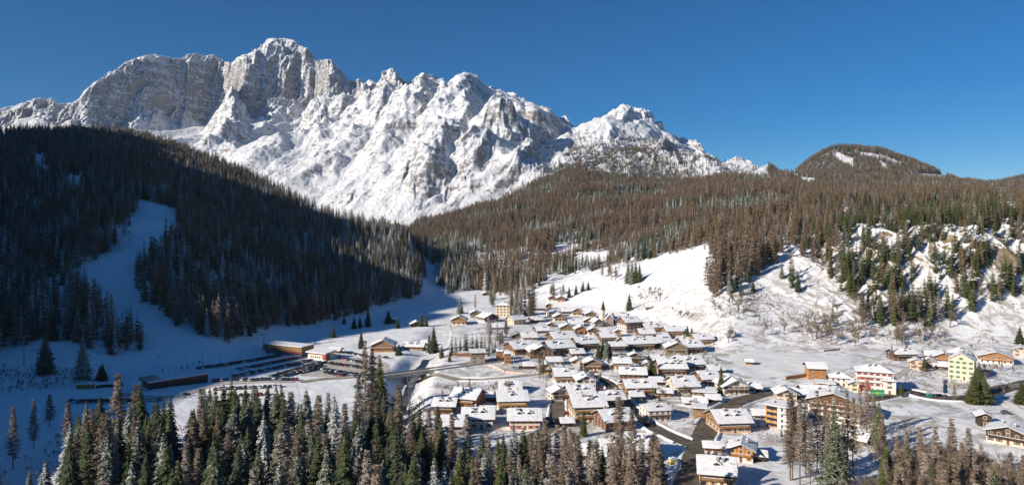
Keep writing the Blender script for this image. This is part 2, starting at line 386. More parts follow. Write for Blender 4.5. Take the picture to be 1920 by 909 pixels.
# hills behind and to the left of the viewpoint
def back_hill():
    s = np.linspace(-3200, -100, 170); t = np.linspace(-1500, 60, 70)
    S, T = np.meshgrid(s, t)
    px_, py_ = LY, -LX
    X = S * px_ + T * LX; Y = S * py_ + T * LY
    hr = np.interp(S, [-3200, -2500, -1906, -1728, -1457, -1251, -1082, -882, -782, -692, -607, -580, -546, -476, -450, -410, -330, -290, -240, -120], [640, 610, 566, 604, 580, 552, 548, 452, 446, 435, 396, 384, 336, 324, 324, 286, 268, 240, 150, 0])
    prof = np.interp(T, [-1500, -700, -600, -250, -60, 60], [0.5, 0.95, 1.0, 0.45, 0.08, -0.02])
    Z = hr * prof + fbm(X / 90, Y / 90, 4) * np.where(S < -600, 20, 9) + np.where(S < -650, 30, 0) * fbm(X / 260 + 3, Y / 260, 2) - 2
    # keep it out of the camera's view cone
    px = CX + FPX * X / np.maximum(Y, 1)
    Z = np.where((Y > 0) & (px > -250), -40, Z)
    o = grid_mesh('hill', X, Y, Z, MATS['snowy_ground']); o['kind'] = 'structure'
back_hill()

# ---------------------------------------------------------------- mesh builder
class MB:
    """collects faces and links them as ONE mesh object"""
    def __init__(s): s.v = []; s.f = []; s.m = []
    def add(s, vs_, fs, mi=0):
        b = len(s.v); s.v.extend(vs_)
        for f in fs: s.f.append(tuple(b + i for i in f)); s.m.append(mi)
        return s
    def box(s, x0, x1, y0, y1, z0, z1, mi=0):
        v = [(x0,y0,z0),(x1,y0,z0),(x1,y1,z0),(x0,y1,z0),(x0,y0,z1),(x1,y0,z1),(x1,y1,z1),(x0,y1,z1)]
        return s.add(v, [(0,3,2,1),(4,5,6,7),(0,1,5,4),(1,2,6,5),(2,3,7,6),(3,0,4,7)], mi)
    def tube(s, a, b, r0, r1, n=6, mi=0, caps=True):
        a = Vector(a); b = Vector(b); d = (b - a).normalized()
        u = d.cross(Vector((0.31, 0.95, 0.12))).normalized(); w_ = d.cross(u)
        v = []
        for p, r in ((a, r0), (b, r1)):
            for i in range(n):
                t = 2 * math.pi * i / n; q = p + (u * math.cos(t) + w_ * math.sin(t)) * r; v.append(tuple(q))
        fs = [(i, (i + 1) % n, n + (i + 1) % n, n + i) for i in range(n)]
        if caps: fs += [tuple(range(n))[::-1], tuple(range(n, 2 * n))]
        return s.add(v, fs, mi)
    def prism(s, prof, y0, y1, mi=0):
        """profile in x,z extruded along y"""
        n = len(prof); v = [(x, y0, z) for x, z in prof] + [(x, y1, z) for x, z in prof]
        fs = [(i, (i + 1) % n, n + (i + 1) % n, n + i) for i in range(n)] + [tuple(range(n))[::-1], tuple(range(n, 2 * n))]
        return s.add(v, fs, mi)
    def mesh(s, name, mats, smooth=False):
        me = bpy.data.meshes.new(name); me.from_pydata(s.v, [], s.f)
        for m in (mats if isinstance(mats, (list, tuple)) else [mats]): me.materials.append(m)
        me.polygons.foreach_set('material_index', s.m)
        if smooth: me.polygons.foreach_set('use_smooth', [True] * len(s.f))
        me.update(); return me
    def obj(s, name, mats, parent=None, smooth=False):
        return link(name, s.mesh(name, mats, smooth), parent)
def link(name, me, parent=None, loc=None, rz=None):
    o = bpy.data.objects.new(name, me); C.objects.link(o)
    if parent is not None: o.parent = parent
    if loc is not None: o.location = loc
    if rz is not None: o.rotation_euler = (0, 0, rz)
    return o
def tag(o, label, cat, group=None):
    o['label'] = label; o['category'] = cat
    if group: o['group'] = group
    return o
def thing(name, label, cat, loc=(0, 0, 0), rz=0.0, group=None, scale=None):
    o = bpy.data.objects.new(name, None); C.objects.link(o); o.empty_display_size = 1
    o.location = loc; o.rotation_euler = (0, 0, rz)
    if scale: o.scale = (scale, scale, scale) if isinstance(scale, (int, float)) else scale
    return tag(o, label, cat, group)

# ---------------------------------------------------------------- tree materials
def m_needles(name, a, b, c, snow=0.25):
    k = NT(name); P_ = k.n('ShaderNodeNewGeometry').outputs['Position']; r = k.rand()
    base = k.ramp(r, [(0.0, a), (0.5, b), (1.0, c)])
    n = k.noise(1.1, 3, 0.6, vec=P_)
    base = k.mix(k.ramp(n, [(0.3, 0.0), (0.75, 0.6)]), base, tuple(min(1, x * 1.9) for x in b))
    nz = k.nz(True); up = k.ramp(nz, [(0.45, 0.0), (0.8, 1.0)])
    n2 = k.noise(2.2, 3, 0.7, vec=P_)
    th = k.math('ADD', k.math('MULTIPLY', k.math('SUBTRACT', r, 0.5), 0.35), n2)
    sn = k.ramp(th, [(0.62 - snow, 0.0), (0.72 - snow, 1.0)])
    f = k.math('MULTIPLY', up, sn)
    k.col(k.mix(k.math('MULTIPLY', f, 0.82), base, (0.70, 0.72, 0.75))); k.b.inputs['Roughness'].default_value = 0.8
    return k.m
m_needles('spruce_needles', (0.036, 0.050, 0.024), (0.055, 0.068, 0.028), (0.075, 0.080, 0.034), -0.02)
m_needles('snowy_spruce_needles', (0.030, 0.042, 0.022), (0.045, 0.052, 0.028), (0.06, 0.062, 0.034), 0.05)
m_needles('olive_spruce_needles', (0.042, 0.053, 0.017), (0.062, 0.070, 0.021), (0.085, 0.084, 0.028), -0.08)
m_needles('larch_twigs', (0.12, 0.084, 0.052), (0.155, 0.106, 0.062), (0.20, 0.136, 0.076), -0.05)
m_needles('frosted_larch_twigs', (0.11, 0.088, 0.07), (0.14, 0.11, 0.085), (0.175, 0.135, 0.10), 0.06)
m_needles('frosty_far_needles', (0.036, 0.048, 0.028), (0.05, 0.06, 0.032), (0.066, 0.07, 0.04), 0.17)
m_needles('pale_larch_twigs', (0.15, 0.115, 0.085), (0.185, 0.14, 0.10), (0.23, 0.175, 0.12), 0.04)
simple('spruce_bark', (0.085, 0.062, 0.047), 0.3, 3)
simple('larch_bark', (0.15, 0.115, 0.09), 0.3, 3)
simple('bare_branch', (0.21, 0.165, 0.125), 0.25, 3)

# ---------------------------------------------------------------- tree meshes, one metre = one metre, 25 m tall
def spruce_crown(seed, hgt=25.0, rad=3.6, whorls=32, nb=12, spikes=7, lo=0.07, power=0.9, wide=1.25):
    r_ = random.Random(seed); m = MB()
    for i in range(whorls):
        t = lo + (1 - lo) * (i + 0.5 * r_.random()) / whorls
        z = t * hgt; R = rad * (1 - t) ** power * r_.uniform(0.82, 1.12) + 0.12
        if t < lo + 0.12: R *= 0.75
        a0 = r_.random() * 6.28
        n = max(5, int(nb * (0.65 + 0.35 * (1 - t))))
        for b in range(n):
            a = a0 + 6.283 * b / n + r_.uniform(-0.25, 0.25); L = R * r_.uniform(0.7, 1.15)
            dr = L * r_.uniform(0.28, 0.5); ca, sa = math.cos(a), math.sin(a)
            wd = (L * r_.uniform(0.2, 0.3) + 0.12) * wide
            def pt(f, side, drop=0.0): return (ca * L * f - sa * side, sa * L * f + ca * side, z - dr * f ** 1.3 - drop)
            # roof-shaped bough
            m.add([pt(0.0, 0, -0.1), pt(0.55, wd, 0.28 * wd + .1), pt(1.0, 0, 0.0), pt(0.55, -wd, 0.28 * wd + .1)], [(0, 1, 2), (0, 2, 3)])
            for s_ in range(spikes):
                f = r_.uniform(0.3, 0.95); sd = r_.choice((-1, 1)) * wd * r_.uniform(0.5, 1.5)
                p = pt(f, 0, 0.02); q = pt(f + 0.18, sd, r_.uniform(0.25, 0.8)); w2 = pt(f + 0.22, 0, 0.05)
                m.add([p, q, w2], [(0, 1, 2)])
    # leader
    m.add([(0.12, 0, hgt * 0.96), (-0.08, 0.1, hgt * 0.96), (0, 0, hgt * 1.02), (-0.08, -0.1, hgt * 0.96)], [(0, 1, 2), (1, 3, 2), (3, 0, 2)])
    return m
def larch_crown(seed, hgt=25.0, rad=3.3, whorls=26, nb=7, twigs=7, lo=0.14, fat=1.0):
    r_ = random.Random(seed); m = MB()
    for i in range(whorls):
        t = lo + (1 - lo) * (i + r_.random()) / whorls
        z = t * hgt; R = rad * min(1.0, (1 - t) * 1.25 + 0.05) * r_.uniform(0.6, 1.15)
        if t < lo + 0.15: R *= 0.7
        for b in range(nb):
            a = r_.random() * 6.283; L = R * r_.uniform(0.55, 1.15); ca, sa = math.cos(a), math.sin(a)
            up = L * r_.uniform(-0.18, 0.28); th = 0.035 + 0.012 * L
            m.add([(0, 0, z), (ca * L, sa * L, z + up), (ca * L * 0.5 - sa * th, sa * L * 0.5 + ca * th, z + up * .3 - th * 1.5)], [(0, 1, 2)])
            for s_ in range(twigs):
                f = r_.uniform(0.2, 1.0); l = r_.uniform(0.35, 1.0); sd = r_.choice((-1, 1)) * l
                x, y, zz = ca * L * f, sa * L * f, z + up * f
                e = r_.uniform(0.05, 0.16) * fat; g = r_.uniform(-0.75, 0.15)
                m.add([(x, y, zz), (x - sa * sd + ca * l * .5, y + ca * sd + sa * l * .5, zz + g), (x + ca * e, y + sa * e, zz - e * 1.3)], [(0, 1, 2)])
    return m
def trunk_mesh(hgt, r0, segs=5, seed=1, bend=0.15):
    r_ = random.Random(seed); m = MB(); p = Vector((0, 0, -1.5)); pts = [p]
    for i in range(segs): pts.append(Vector((r_.uniform(-bend, bend), r_.uniform(-bend, bend), hgt * (i + 1) / segs)))
    for i in range(segs):
        m.tube(pts[i], pts[i + 1], r0 * (1 - i / segs) + 0.03, r0 * (1 - (i + 1) / segs) + 0.03, 6, caps=False)
    return m
def bare_tree(seed, hgt=14.0, depth=5, thick=1.0):
    r_ = random.Random(seed); m = MB(); t_ = MB()
    def rec(p, d, L, r, k):
        q = p + d * L
        (t_ if k == 0 else m).tube(p, q, r, r * 0.7, 5 if k < 2 else 3, caps=False)
        if k >= depth: return
        for i in range(3 if k < 3 else 4):
            a = r_.random() * 6.283; sp = r_.uniform(0.35, 0.75)
            u = d.orthogonal().normalized(); u.rotate(Matrix.Rotation(a, 3, d))
            nd = (d + u * sp + Vector((0, 0, 0.18))).normalized()
            rec(p + d * L * r_.uniform(0.55, 1.0), nd, L * r_.uniform(0.55, 0.78), r * 0.58, k + 1)
    rec(Vector((0, 0, -0.5)), Vector((0, 0, 1)), hgt * 0.33, 0.2 * thick, 0)
    return t_, m
SP_N = [(spruce_crown(s, rad=rr, power=pw), mt) for s, rr, pw, mt in ((1, 5.6, .9, 'spruce_needles'), (2, 4.7, .8, 'snowy_spruce_needles'), (3, 6.6, .95, 'snowy_spruce_needles'), (4, 5.2, .85, 'olive_spruce_needles'), (5, 6.8, 1.0, 'spruce_needles'))]
SP_CROWN = [m.mesh('spruce_crown', MATS[mt]) for m, mt in SP_N]
LA_CROWN = [larch_crown(20 + i, rad=rr * 1.75, lo=lo, whorls=36, nb=8, twigs=13, fat=1.1).mesh('larch_crown', MATS[mt]) for i, (rr, lo, mt) in enumerate(((2.9, .15, 'pale_larch_twigs'), (3.5, .2, 'frosted_larch_twigs'), (2.4, .3, 'pale_larch_twigs')))]
SP_TRUNK = trunk_mesh(24.0, 0.33).mesh('trunk', MATS['spruce_bark'])
LA_TRUNK = trunk_mesh(24.5, 0.30, seed=4, bend=0.3).mesh('trunk', MATS['larch_bark'])
BARE = []
for i in range(3):
    a, b = bare_tree(40 + i, depth=6, thick=1.7); BARE.append((a.mesh('trunk', MATS['bare_branch']), b.mesh('branches', MATS['bare_branch'])))
POLE_TR = trunk_mesh(24.5, 0.26, seed=9, bend=0.4).mesh('trunk', MATS['spruce_bark'])

TREE_N = {}
def tree(kind, x, y, hgt, label, group, var=None, rz=None, z=None, slim=1.0, cat=None):
    s = hgt / 25.0; z = Hs(x, y) - 0.2 if z is None else z
    rz = rnd.random() * 6.28 if rz is None else rz
    TREE_N[kind] = TREE_N.get(kind, 0) + 1
    if kind == 'bare_tree':
        s = hgt / 14.0; t = thing('bare_tree', label, cat or 'bare tree', (x, y, z), rz, group, (s, s, s))
        a, b = BARE[rnd.randrange(3) if var is None else var]; link('trunk', a, t); link('crown', b, t); return t
    if kind == 'spruce_tree':
        t = thing('spruce_tree', label, cat or 'spruce', (x, y, z), rz, group, (s * slim, s * slim, s))
        link('trunk', SP_TRUNK, t); link('crown', SP_CROWN[rnd.randrange(5) if var is None else var], t); return t
    t = thing('larch_tree', label, cat or 'larch', (x, y, z), rz, group, (s * slim, s * slim, s))
    link('trunk', LA_TRUNK, t); link('crown', LA_CROWN[rnd.randrange(3) if var is None else var], t); return t

# ---------------------------------------------------------------- far woods
def far_tree(name, m, trunk_h, mat, bark):
    m.tube((0, 0, -2), (0, 0, trunk_h), 0.2, 0.05, 4, mi=1, caps=False)
    return bpy.data.objects.new(name, m.mesh(name, [MATS[mat], MATS[bark]]))
kit = bpy.data.collections.new('far_tree_kinds')      # kept out of the scene: only the woods use it
KIND = ['spruce_needles', 'snowy_spruce_needles', 'olive_spruce_needles']
protos = []
for i, (mt, rr) in enumerate((('spruce_needles', 3.0), ('spruce_needles', 2.5), ('frosty_far_needles', 2.9), ('frosty_far_needles', 2.5), ('olive_spruce_needles', 2.8), ('olive_spruce_needles', 3.3))):
    protos.append(far_tree('a_spruce_%d' % i, spruce_crown(60 + i, rad=rr * 1.62, whorls=15, nb=9, spikes=2, wide=1.6), 20, mt, 'spruce_bark'))
for i, (mt, rr) in enumerate((('larch_twigs', 2.9), ('larch_twigs', 2.4), ('frosted_larch_twigs', 3.1))):
    m = larch_crown(80 + i, rad=rr * 1.5, whorls=24, nb=8, twigs=7, lo=.06, fat=3.6)
    protos.append(far_tree('b_larch_%d' % i, m, 24, mt, 'larch_bark'))
m = MB(); a, b = bare_tree(90, 14, 5, 1.5); m.v = b.v; m.f = b.f; m.m = b.m
protos.append(far_tree('c_bare', m, 6, 'bare_branch', 'bare_branch'))
for o in protos: kit.objects.link(o)
# spruce 0-5 (plain 0,1  snowy 2,3  olive 4,5), larch 6-8, bare 9
def woods(name, pts, label_kind='stuff'):
    """one object: a point per tree, each drawn as one of the kinds above"""
    me = bpy.data.meshes.new(name); n = len(pts)
    co = np.array([p[:3] for p in pts], np.float32)
    me.vertices.add(n); me.vertices.foreach_set('co', co.ravel())
    for nm, ty, ix in (('kind_index', 'INT', 3), ('tree_scale', 'FLOAT', 4), ('turn', 'FLOAT', 5)):
        at = me.attributes.new(nm, ty, 'POINT'); at.data.foreach_set('value', np.array([p[ix] for p in pts], np.int32 if ty == 'INT' else np.float32))
    me.update()
    o = link(name, me); o['kind'] = 'stuff'
    ng = bpy.data.node_groups.new(name + '_nodes', 'GeometryNodeTree')
    ng.interface.new_socket('Geometry', in_out='INPUT', socket_type='NodeSocketGeometry')
    ng.interface.new_socket('Geometry', in_out='OUTPUT', socket_type='NodeSocketGeometry')
    N = ng.nodes; gi = N.new('NodeGroupInput'); go = N.new('NodeGroupOutput')
    ci = N.new('GeometryNodeCollectionInfo'); ci.inputs['Collection'].default_value = kit
    ci.inputs['Separate Children'].default_value = True; ci.inputs['Reset Children'].default_value = True
    ip = N.new('GeometryNodeInstanceOnPoints'); ip.inputs['Pick Instance'].default_value = True
    def attr(nm, ty):
        a_ = N.new('GeometryNodeInputNamedAttribute'); a_.data_type = ty; a_.inputs['Name'].default_value = nm
        return [s for s in a_.outputs if s.enabled and s.name == 'Attribute'][0]
    L = ng.links.new
    L(gi.outputs[0], ip.inputs['Points']); L(ci.outputs[0], ip.inputs['Instance']); L(attr('kind_index', 'INT'), ip.inputs['Instance Index'])
    cx_ = N.new('ShaderNodeCombineXYZ'); L(attr('turn', 'FLOAT'), cx_.inputs[2]); L(cx_.outputs[0], ip.inputs['Rotation'])
    L(attr('tree_scale', 'FLOAT'), ip.inputs['Scale']); L(ip.outputs[0], go.inputs[0])
    md = o.modifiers.new('trees', 'NODES'); md.node_group = ng
    return o
def inpoly(px, v, poly):
    r = np.zeros(px.shape, bool); n = len(poly)
    for i in range(n):
        x0, y0 = poly[i]; x1, y1 = poly[(i + 1) % n]
        if y0 == y1: continue
        c = ((y0 > v) != (y1 > v)) & (px < (x1 - x0) * (v - y0) / (y1 - y0) + x0)
        r ^= c
    return r
# regions, drawn on the map as seen from the viewpoint: (column, row) of the ground point
PISTE = [(262, 372), (340, 398), (332, 440), (300, 462), (252, 500), (246, 520), (262, 570), (300, 596), (345, 616), (430, 645), (520, 618), (600, 602), (700, 580), (810, 548), (835, 545), (870, 552), (900, 700), (300, 800), (-700, 800),
         (-700, 690), (0, 668), (60, 650), (110, 640), (200, 664), (235, 660), (278, 652), (262, 630), (222, 612), (185, 575), (150, 540), (148, 505), (165, 490), (228, 452), (232, 428), (250, 405)]
GULCH = [(768, 458), (800, 482), (828, 512), (838, 548), (800, 566), (790, 540), (782, 505), (762, 480)]
CLEAR = [[(50, 285), (80, 292), (95, 330), (85, 345), (60, 310)], [(120, 330), (165, 335), (168, 360), (130, 358)],
         [(1030, 455), (1085, 462), (1080, 482), (1030, 488)], [(1090, 480), (1140, 470), (1130, 490), (1090, 500)]]
RIGHTLOW = [(835, 552), (905, 552), (960, 566), (1000, 552), (1030, 520), (1100, 508), (1160, 492), (1230, 486), (1325, 462), (1332, 500), (1330, 560), (1385, 560), (1420, 520), (1500, 462), (1508, 480), (1478, 530), (1500, 600), (1600, 622), (1720, 615), (1830, 598), (1880, 590), (2500, 600), (2500, 900), (835, 900)]
CHUTE = [[(1865, 366), (1895, 380), (1890, 392), (1850, 378), (1800, 372), (1820, 362)], [(1735, 455), (1752, 460), (1730, 520), (1700, 560), (1690, 552), (1715, 500)], [(1760, 480), (1790, 430), (1800, 440), (1778, 500)],
         [(1838, 540), (1850, 500), (1862, 505), (1855, 560), (1900, 600), (1830, 600)], [(1893, 470), (1905, 470), (1912, 590), (1898, 590)], [(1560, 350), (1540, 345), (1490, 330), (1500, 325)],
         [(1640, 420), (1660, 415), (1650, 450), (1635, 450)], [(1580, 395), (1600, 385), (1590, 420), (1575, 420)]]
KNOBSNOW = [[(1565, 286), (1600, 298), (1600, 312), (1622, 330), (1590, 312), (1566, 300)], [(1610, 286), (1650, 290), (1692, 306), (1688, 312), (1650, 298), (1612, 293)], [(1650, 300), (1665, 318), (1668, 325), (1648, 312)],
            [(1488, 322), (1500, 332), (1528, 336), (1528, 352), (1505, 346), (1490, 335)], [(1720, 325), (1770, 328), (1780, 336), (1730, 335)]]
pts_l, pts_m, pts_r, pts_f = [], [], [], []
def scatter(n, x0, x1, y0, y1):
    x = RS.uniform(x0, x1, n); y = RS.uniform(y0, y1, n)
    px = CX + FPX * x / y; ok = (px > -420) & (px < 2330); x, y, px = x[ok], y[ok], px[ok]
    z = H(x, y); v = HZ + FPX * (CAMZ - z) / y
    ky, kz = knots(px); n_ = fbm(x / 28 + 2, y / 28, 3)
    return x, y, z, px + n_ * 22 * (y < 1500), v + n_ * 7 * (y < 1500), ky
# left hill
x, y, z, px, v, ky = scatter(76000, -2000, 60, 330, 1750)
keep = (px < 845) & (y < ky[4] + 25) & (y > ky[2]) & ~inpoly(px, v, PISTE) & ~inpoly(px, v, GULCH) & (px < 845)
for c in CLEAR[:2]: keep &= ~inpoly(px, v, c)
keep &= RS.rand(len(x)) < 0.93
lb = fbm(x / 130, y / 130, 3)
for X_, Y_, Z_, b_, p_, v_ in zip(x[keep], y[keep], z[keep], lb[keep], px[keep], v[keep]):
    larch = rnd.random() < (0.22 + 0.75 * (b_ > 0.12) * 0.6 + (0.35 if (300 < p_ < 560 and 380 < v_ < 440) else 0))  # extra brown larches in one patch stand in for sunlit treetops
    k = rnd.choice((6, 7, 8)) if larch else rnd.choice((0, 1, 2, 3, 3, 2))
    pts_l.append((X_, Y_, Z_ - .3, k, rnd.triangular(0.45, 1.25, 0.85), rnd.random() * 6.28))
# head of the valley
x, y, z, px, v, ky = scatter(90000, -350, 1900, 600, 2750)
keep = (px > 700) & (px < 1490) & (y > ky[2]) & ((px > 832) | (y > ky[4] + 60)) & ~inpoly(px, v, GULCH) & ~inpoly(px, v, RIGHTLOW) & (y < ky[6] + 60)
for c in CLEAR + CHUTE[5:6]: keep &= ~inpoly(px, v, c)
lb = fbm(x / 120 + 9, y / 120, 3); sb = fbm(x / 60, y / 60 + 4, 2)
for X_, Y_, Z_, p_, v_, b_, c_ in zip(x[keep], y[keep], z[keep], px[keep], v[keep], lb[keep], sb[keep]):
    larch = rnd.random() < (0.36 + 0.22 * (p_ > 1000) + 0.1 * (v_ < 430)) + 2.4 * b_
    k = rnd.choice((6, 7, 8, 7)) if larch else rnd.choice((0, 1, 2, 3, 4))
    pts_m.append((X_, Y_, Z_ - .3, k, rnd.triangular(0.4, 1.2, 0.75) * (1.1 if larch else 1) * (1 + 0.5 * c_), rnd.random() * 6.28))
# right-hand slope
x, y, z, px, v, ky = scatter(80000, 300, 2700, 480, 2000)
keep = (px >= 1490) & (y > ky[2]) & ~inpoly(px, v, RIGHTLOW) & (y < ky[6] + 120)
for c in CHUTE + KNOBSNOW: keep &= ~inpoly(px, v, c)
chn = ridged(x / 34, y / 150, 2); th = np.where(y < 760, 0.62, 0.86)
keep &= (chn < th + 0.14) & (RS.rand(len(x)) < np.where(y < 760, 0.85, 0.9))
for X_, Y_, Z_, p_, v_ in zip(x[keep], y[keep], z[keep], px[keep], v[keep]):
    larch = rnd.random() < (0.62 if v_ < 400 else (0.65 if p_ < 1570 else 0.2))
    k = rnd.choice((6, 7, 8)) if larch else rnd.choice((4, 5, 4, 5, 0, 4))
    pts_r.append((X_, Y_, Z_ - .3, k, rnd.triangular(0.4, 1.2, 0.8), rnd.random() * 6.28))
# knob hill and the mountain's skirts
x, y, z, px, v, ky = scatter(130000, 600, 3600, 1200, 2900)
keep = (px >= 1440) & (y > ky[6] + 60) & (y < ky[8] + 60) 
for c in KNOBSNOW: keep &= ~inpoly(px, v, c)
keep &= RS.rand(len(x)) < 0.95
for X_, Y_, Z_, p_ in zip(x[keep], y[keep], z[keep], px[keep]):
    k = rnd.choice((6, 7, 0, 1, 2, 8)); pts_f.append((X_, Y_, Z_ - .3, k, rnd.uniform(0.6, 0.9), rnd.random() * 6.28))
x, y, z, px, v, ky = scatter(90000, -500, 2100, 2400, 4600)
up = np.interp(px, [700, 830, 900, 1000, 1040, 1080, 1130, 1180, 1240, 1300, 1400, 1480], [425, 410, 395, 330, 300, 260, 262, 255, 262, 290, 318, 330])
keep = (px > 780) & (px < 1480) & (y > ky[6] + 20) & (y < ky[8] - 30) & (v > up - 4) 
keep &= RS.rand(len(x)) < np.clip((v - up) / 38, 0.14, 1.0) * (1 - 0.5 * (inpoly(px, v, [(1270, 300), (1390, 300), (1390, 345), (1270, 340)])))
for X_, Y_, Z_ in zip(x[keep], y[keep], z[keep]):
    k = rnd.choice((6, 7, 0, 1, 8, 2)); pts_f.append((X_, Y_, Z_ - .5, k, rnd.uniform(0.55, 0.85), rnd.random() * 6.28))
print('woods', len(pts_l), len(pts_m), len(pts_r), len(pts_f))
woods('hillside_forest', pts_l); woods('valley_forest', pts_m); woods('slope_forest', pts_r); woods('mountain_forest', pts_f)

# ---------------------------------------------------------------- building materials
def m_roofsnow():
    k = NT('roof_snow'); P_ = k.n('ShaderNodeNewGeometry').outputs['Position']; n = k.noise(0.8, 5, 0.6, vec=P_)
    n2 = k.noise(0.33, 6, 0.72, vec=P_); n3 = k.noise(1.0, 4, 0.6, vec=k.mapping(P_, (0.5, 2.2, 1.0)))
    c = k.mix(k.ramp(n3, [(0.45, 0.0), (0.75, 0.5)]), k.ramp(n, [(0.3, (0.76, 0.77, 0.79)), (0.7, (0.86, 0.865, 0.87))]), (0.60, 0.60, 0.62))
    k.col(k.mix(k.ramp(n2, [(0.60, 0.0), (0.66, 0.8)]), c, (0.22, 0.19, 0.17)))
    k.bump(k.math('ADD', n, n3), 0.7, 0.35)
m_roofsnow()
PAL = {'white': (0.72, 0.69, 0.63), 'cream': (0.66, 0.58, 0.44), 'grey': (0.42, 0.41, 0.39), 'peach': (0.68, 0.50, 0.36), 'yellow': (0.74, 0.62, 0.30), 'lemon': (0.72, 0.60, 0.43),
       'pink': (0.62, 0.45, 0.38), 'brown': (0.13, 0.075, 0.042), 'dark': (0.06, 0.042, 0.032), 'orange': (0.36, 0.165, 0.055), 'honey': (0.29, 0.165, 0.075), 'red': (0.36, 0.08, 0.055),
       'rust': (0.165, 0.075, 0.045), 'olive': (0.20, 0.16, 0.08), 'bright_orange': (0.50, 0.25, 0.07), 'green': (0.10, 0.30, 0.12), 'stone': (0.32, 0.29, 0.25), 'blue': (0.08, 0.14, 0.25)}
WOOD = {'brown', 'dark', 'orange', 'honey', 'rust', 'olive'}
def m_wall(c):
    k = NT('wall_' + c); o = k.coord(); col = PAL[c]
    if c in WOOD:
        wv = k.n('ShaderNodeTexWave', wave_type='BANDS', bands_direction='Z'); wv.inputs['Scale'].default_value = 1.6; wv.inputs['Distortion'].default_value = 0.6
        k.l(o, wv.inputs['Vector']); n = k.noise(1.2, 4, vec=o)
        f = k.math('ADD', k.math('MULTIPLY', wv.outputs['Fac'], 0.4), k.math('MULTIPLY', n, 0.8))
        k.col(k.ramp(f, [(0.25, tuple(x * 0.55 for x in col)), (0.85, tuple(min(1, x * 1.3) for x in col))]))
    else:
        n = k.noise(0.7, 5, 0.65, vec=o); n2 = k.noise(6, 2, vec=o)
        k.col(k.ramp(k.math('ADD', k.math('MULTIPLY', n, 0.85), k.math('MULTIPLY', n2, 0.15)), [(0.3, tuple(x * 0.82 for x in col)), (0.65, tuple(min(1, x * 1.05) for x in col))]))
        k.bump(n2, 0.2, 0.03)
for c in PAL: m_wall(c)
simple('roof_board', (0.10, 0.065, 0.045), 0.3, 2); simple('roof_metal', (0.33, 0.35, 0.37), 0.15, 1, 0.4)
simple('chimney_stone', (0.35, 0.31, 0.27), 0.25, 4); simple('shutter_wood', (0.20, 0.085, 0.04), 0.2, 3); simple('shutter_green', (0.10, 0.28, 0.11), 0.15, 3); simple('shutter_red', (0.45, 0.06, 0.05), 0.15, 3)
simple('shutter_orange', (0.62, 0.27, 0.05), 0.15, 3); simple('frame_white', (0.7, 0.68, 0.62), 0.1, 3); simple('metal_grey', (0.25, 0.26, 0.27), 0.1, 3, 0.45); simple('asphalt', (0.125, 0.105, 0.080), 0.45, 0.25)
simple('dirty_road', (0.17, 0.145, 0.115), 0.4, 0.15); simple('trodden_snow', (0.50, 0.46, 0.41), 0.22, 0.2); simple('concrete', (0.40, 0.37, 0.32), 0.2, 0.6)
k = NT('window_glass'); k.b.inputs['Base Color'].default_value = (0.03, 0.035, 0.045, 1); k.b.inputs['Roughness'].default_value = 0.12
# window kinds: frame with sill, glass, shutters
def window_mesh(sh, wd=1.0, ht=1.35):
    m = MB(); a = wd / 2
    m.box(-a, a, -0.02, 0.06, 0, ht, 1)                     # glass
    m.box(-a - .08, -a, -0.07, .05, -.05, ht + .08, 0); m.box(a, a + .08, -0.07, .05, -.05, ht + .08, 0); m.box(-a - .08, a + .08, -0.07, .05, ht, ht + .09, 0); m.box(-a - .14, a + .14, -0.15, .05, -.12, -.02, 0)
    m.box(-.03, .03, -0.05, .05, 0, ht, 0)
    if sh:
        m.box(-a - .09 - wd * .52, -a - .09, -0.09, .03, -.02, ht + .02, 2); m.box(a + .09, a + .09 + wd * .52, -0.09, .03, -.02, ht + .02, 2)
    return m.mesh('window', [MATS['frame_white'], MATS['window_glass'], MATS[sh or 'frame_white']])
WIN = {k_: window_mesh(v_) for k_, v_ in (('n', None), ('w', 'shutter_wood'), ('g', 'shutter_green'), ('r', 'shutter_red'), ('o', 'shutter_orange'))}
DOOR = MB().box(-.55, .55, -0.08, .05, 0, 2.1, 0).box(-.65, .65, -0.05, .04, 0, 2.22, 1).box(.38, .46, -.14, -.08, 1.0, 1.08, 1).mesh('door', [MATS['shutter_wood'], MATS['frame_white']])

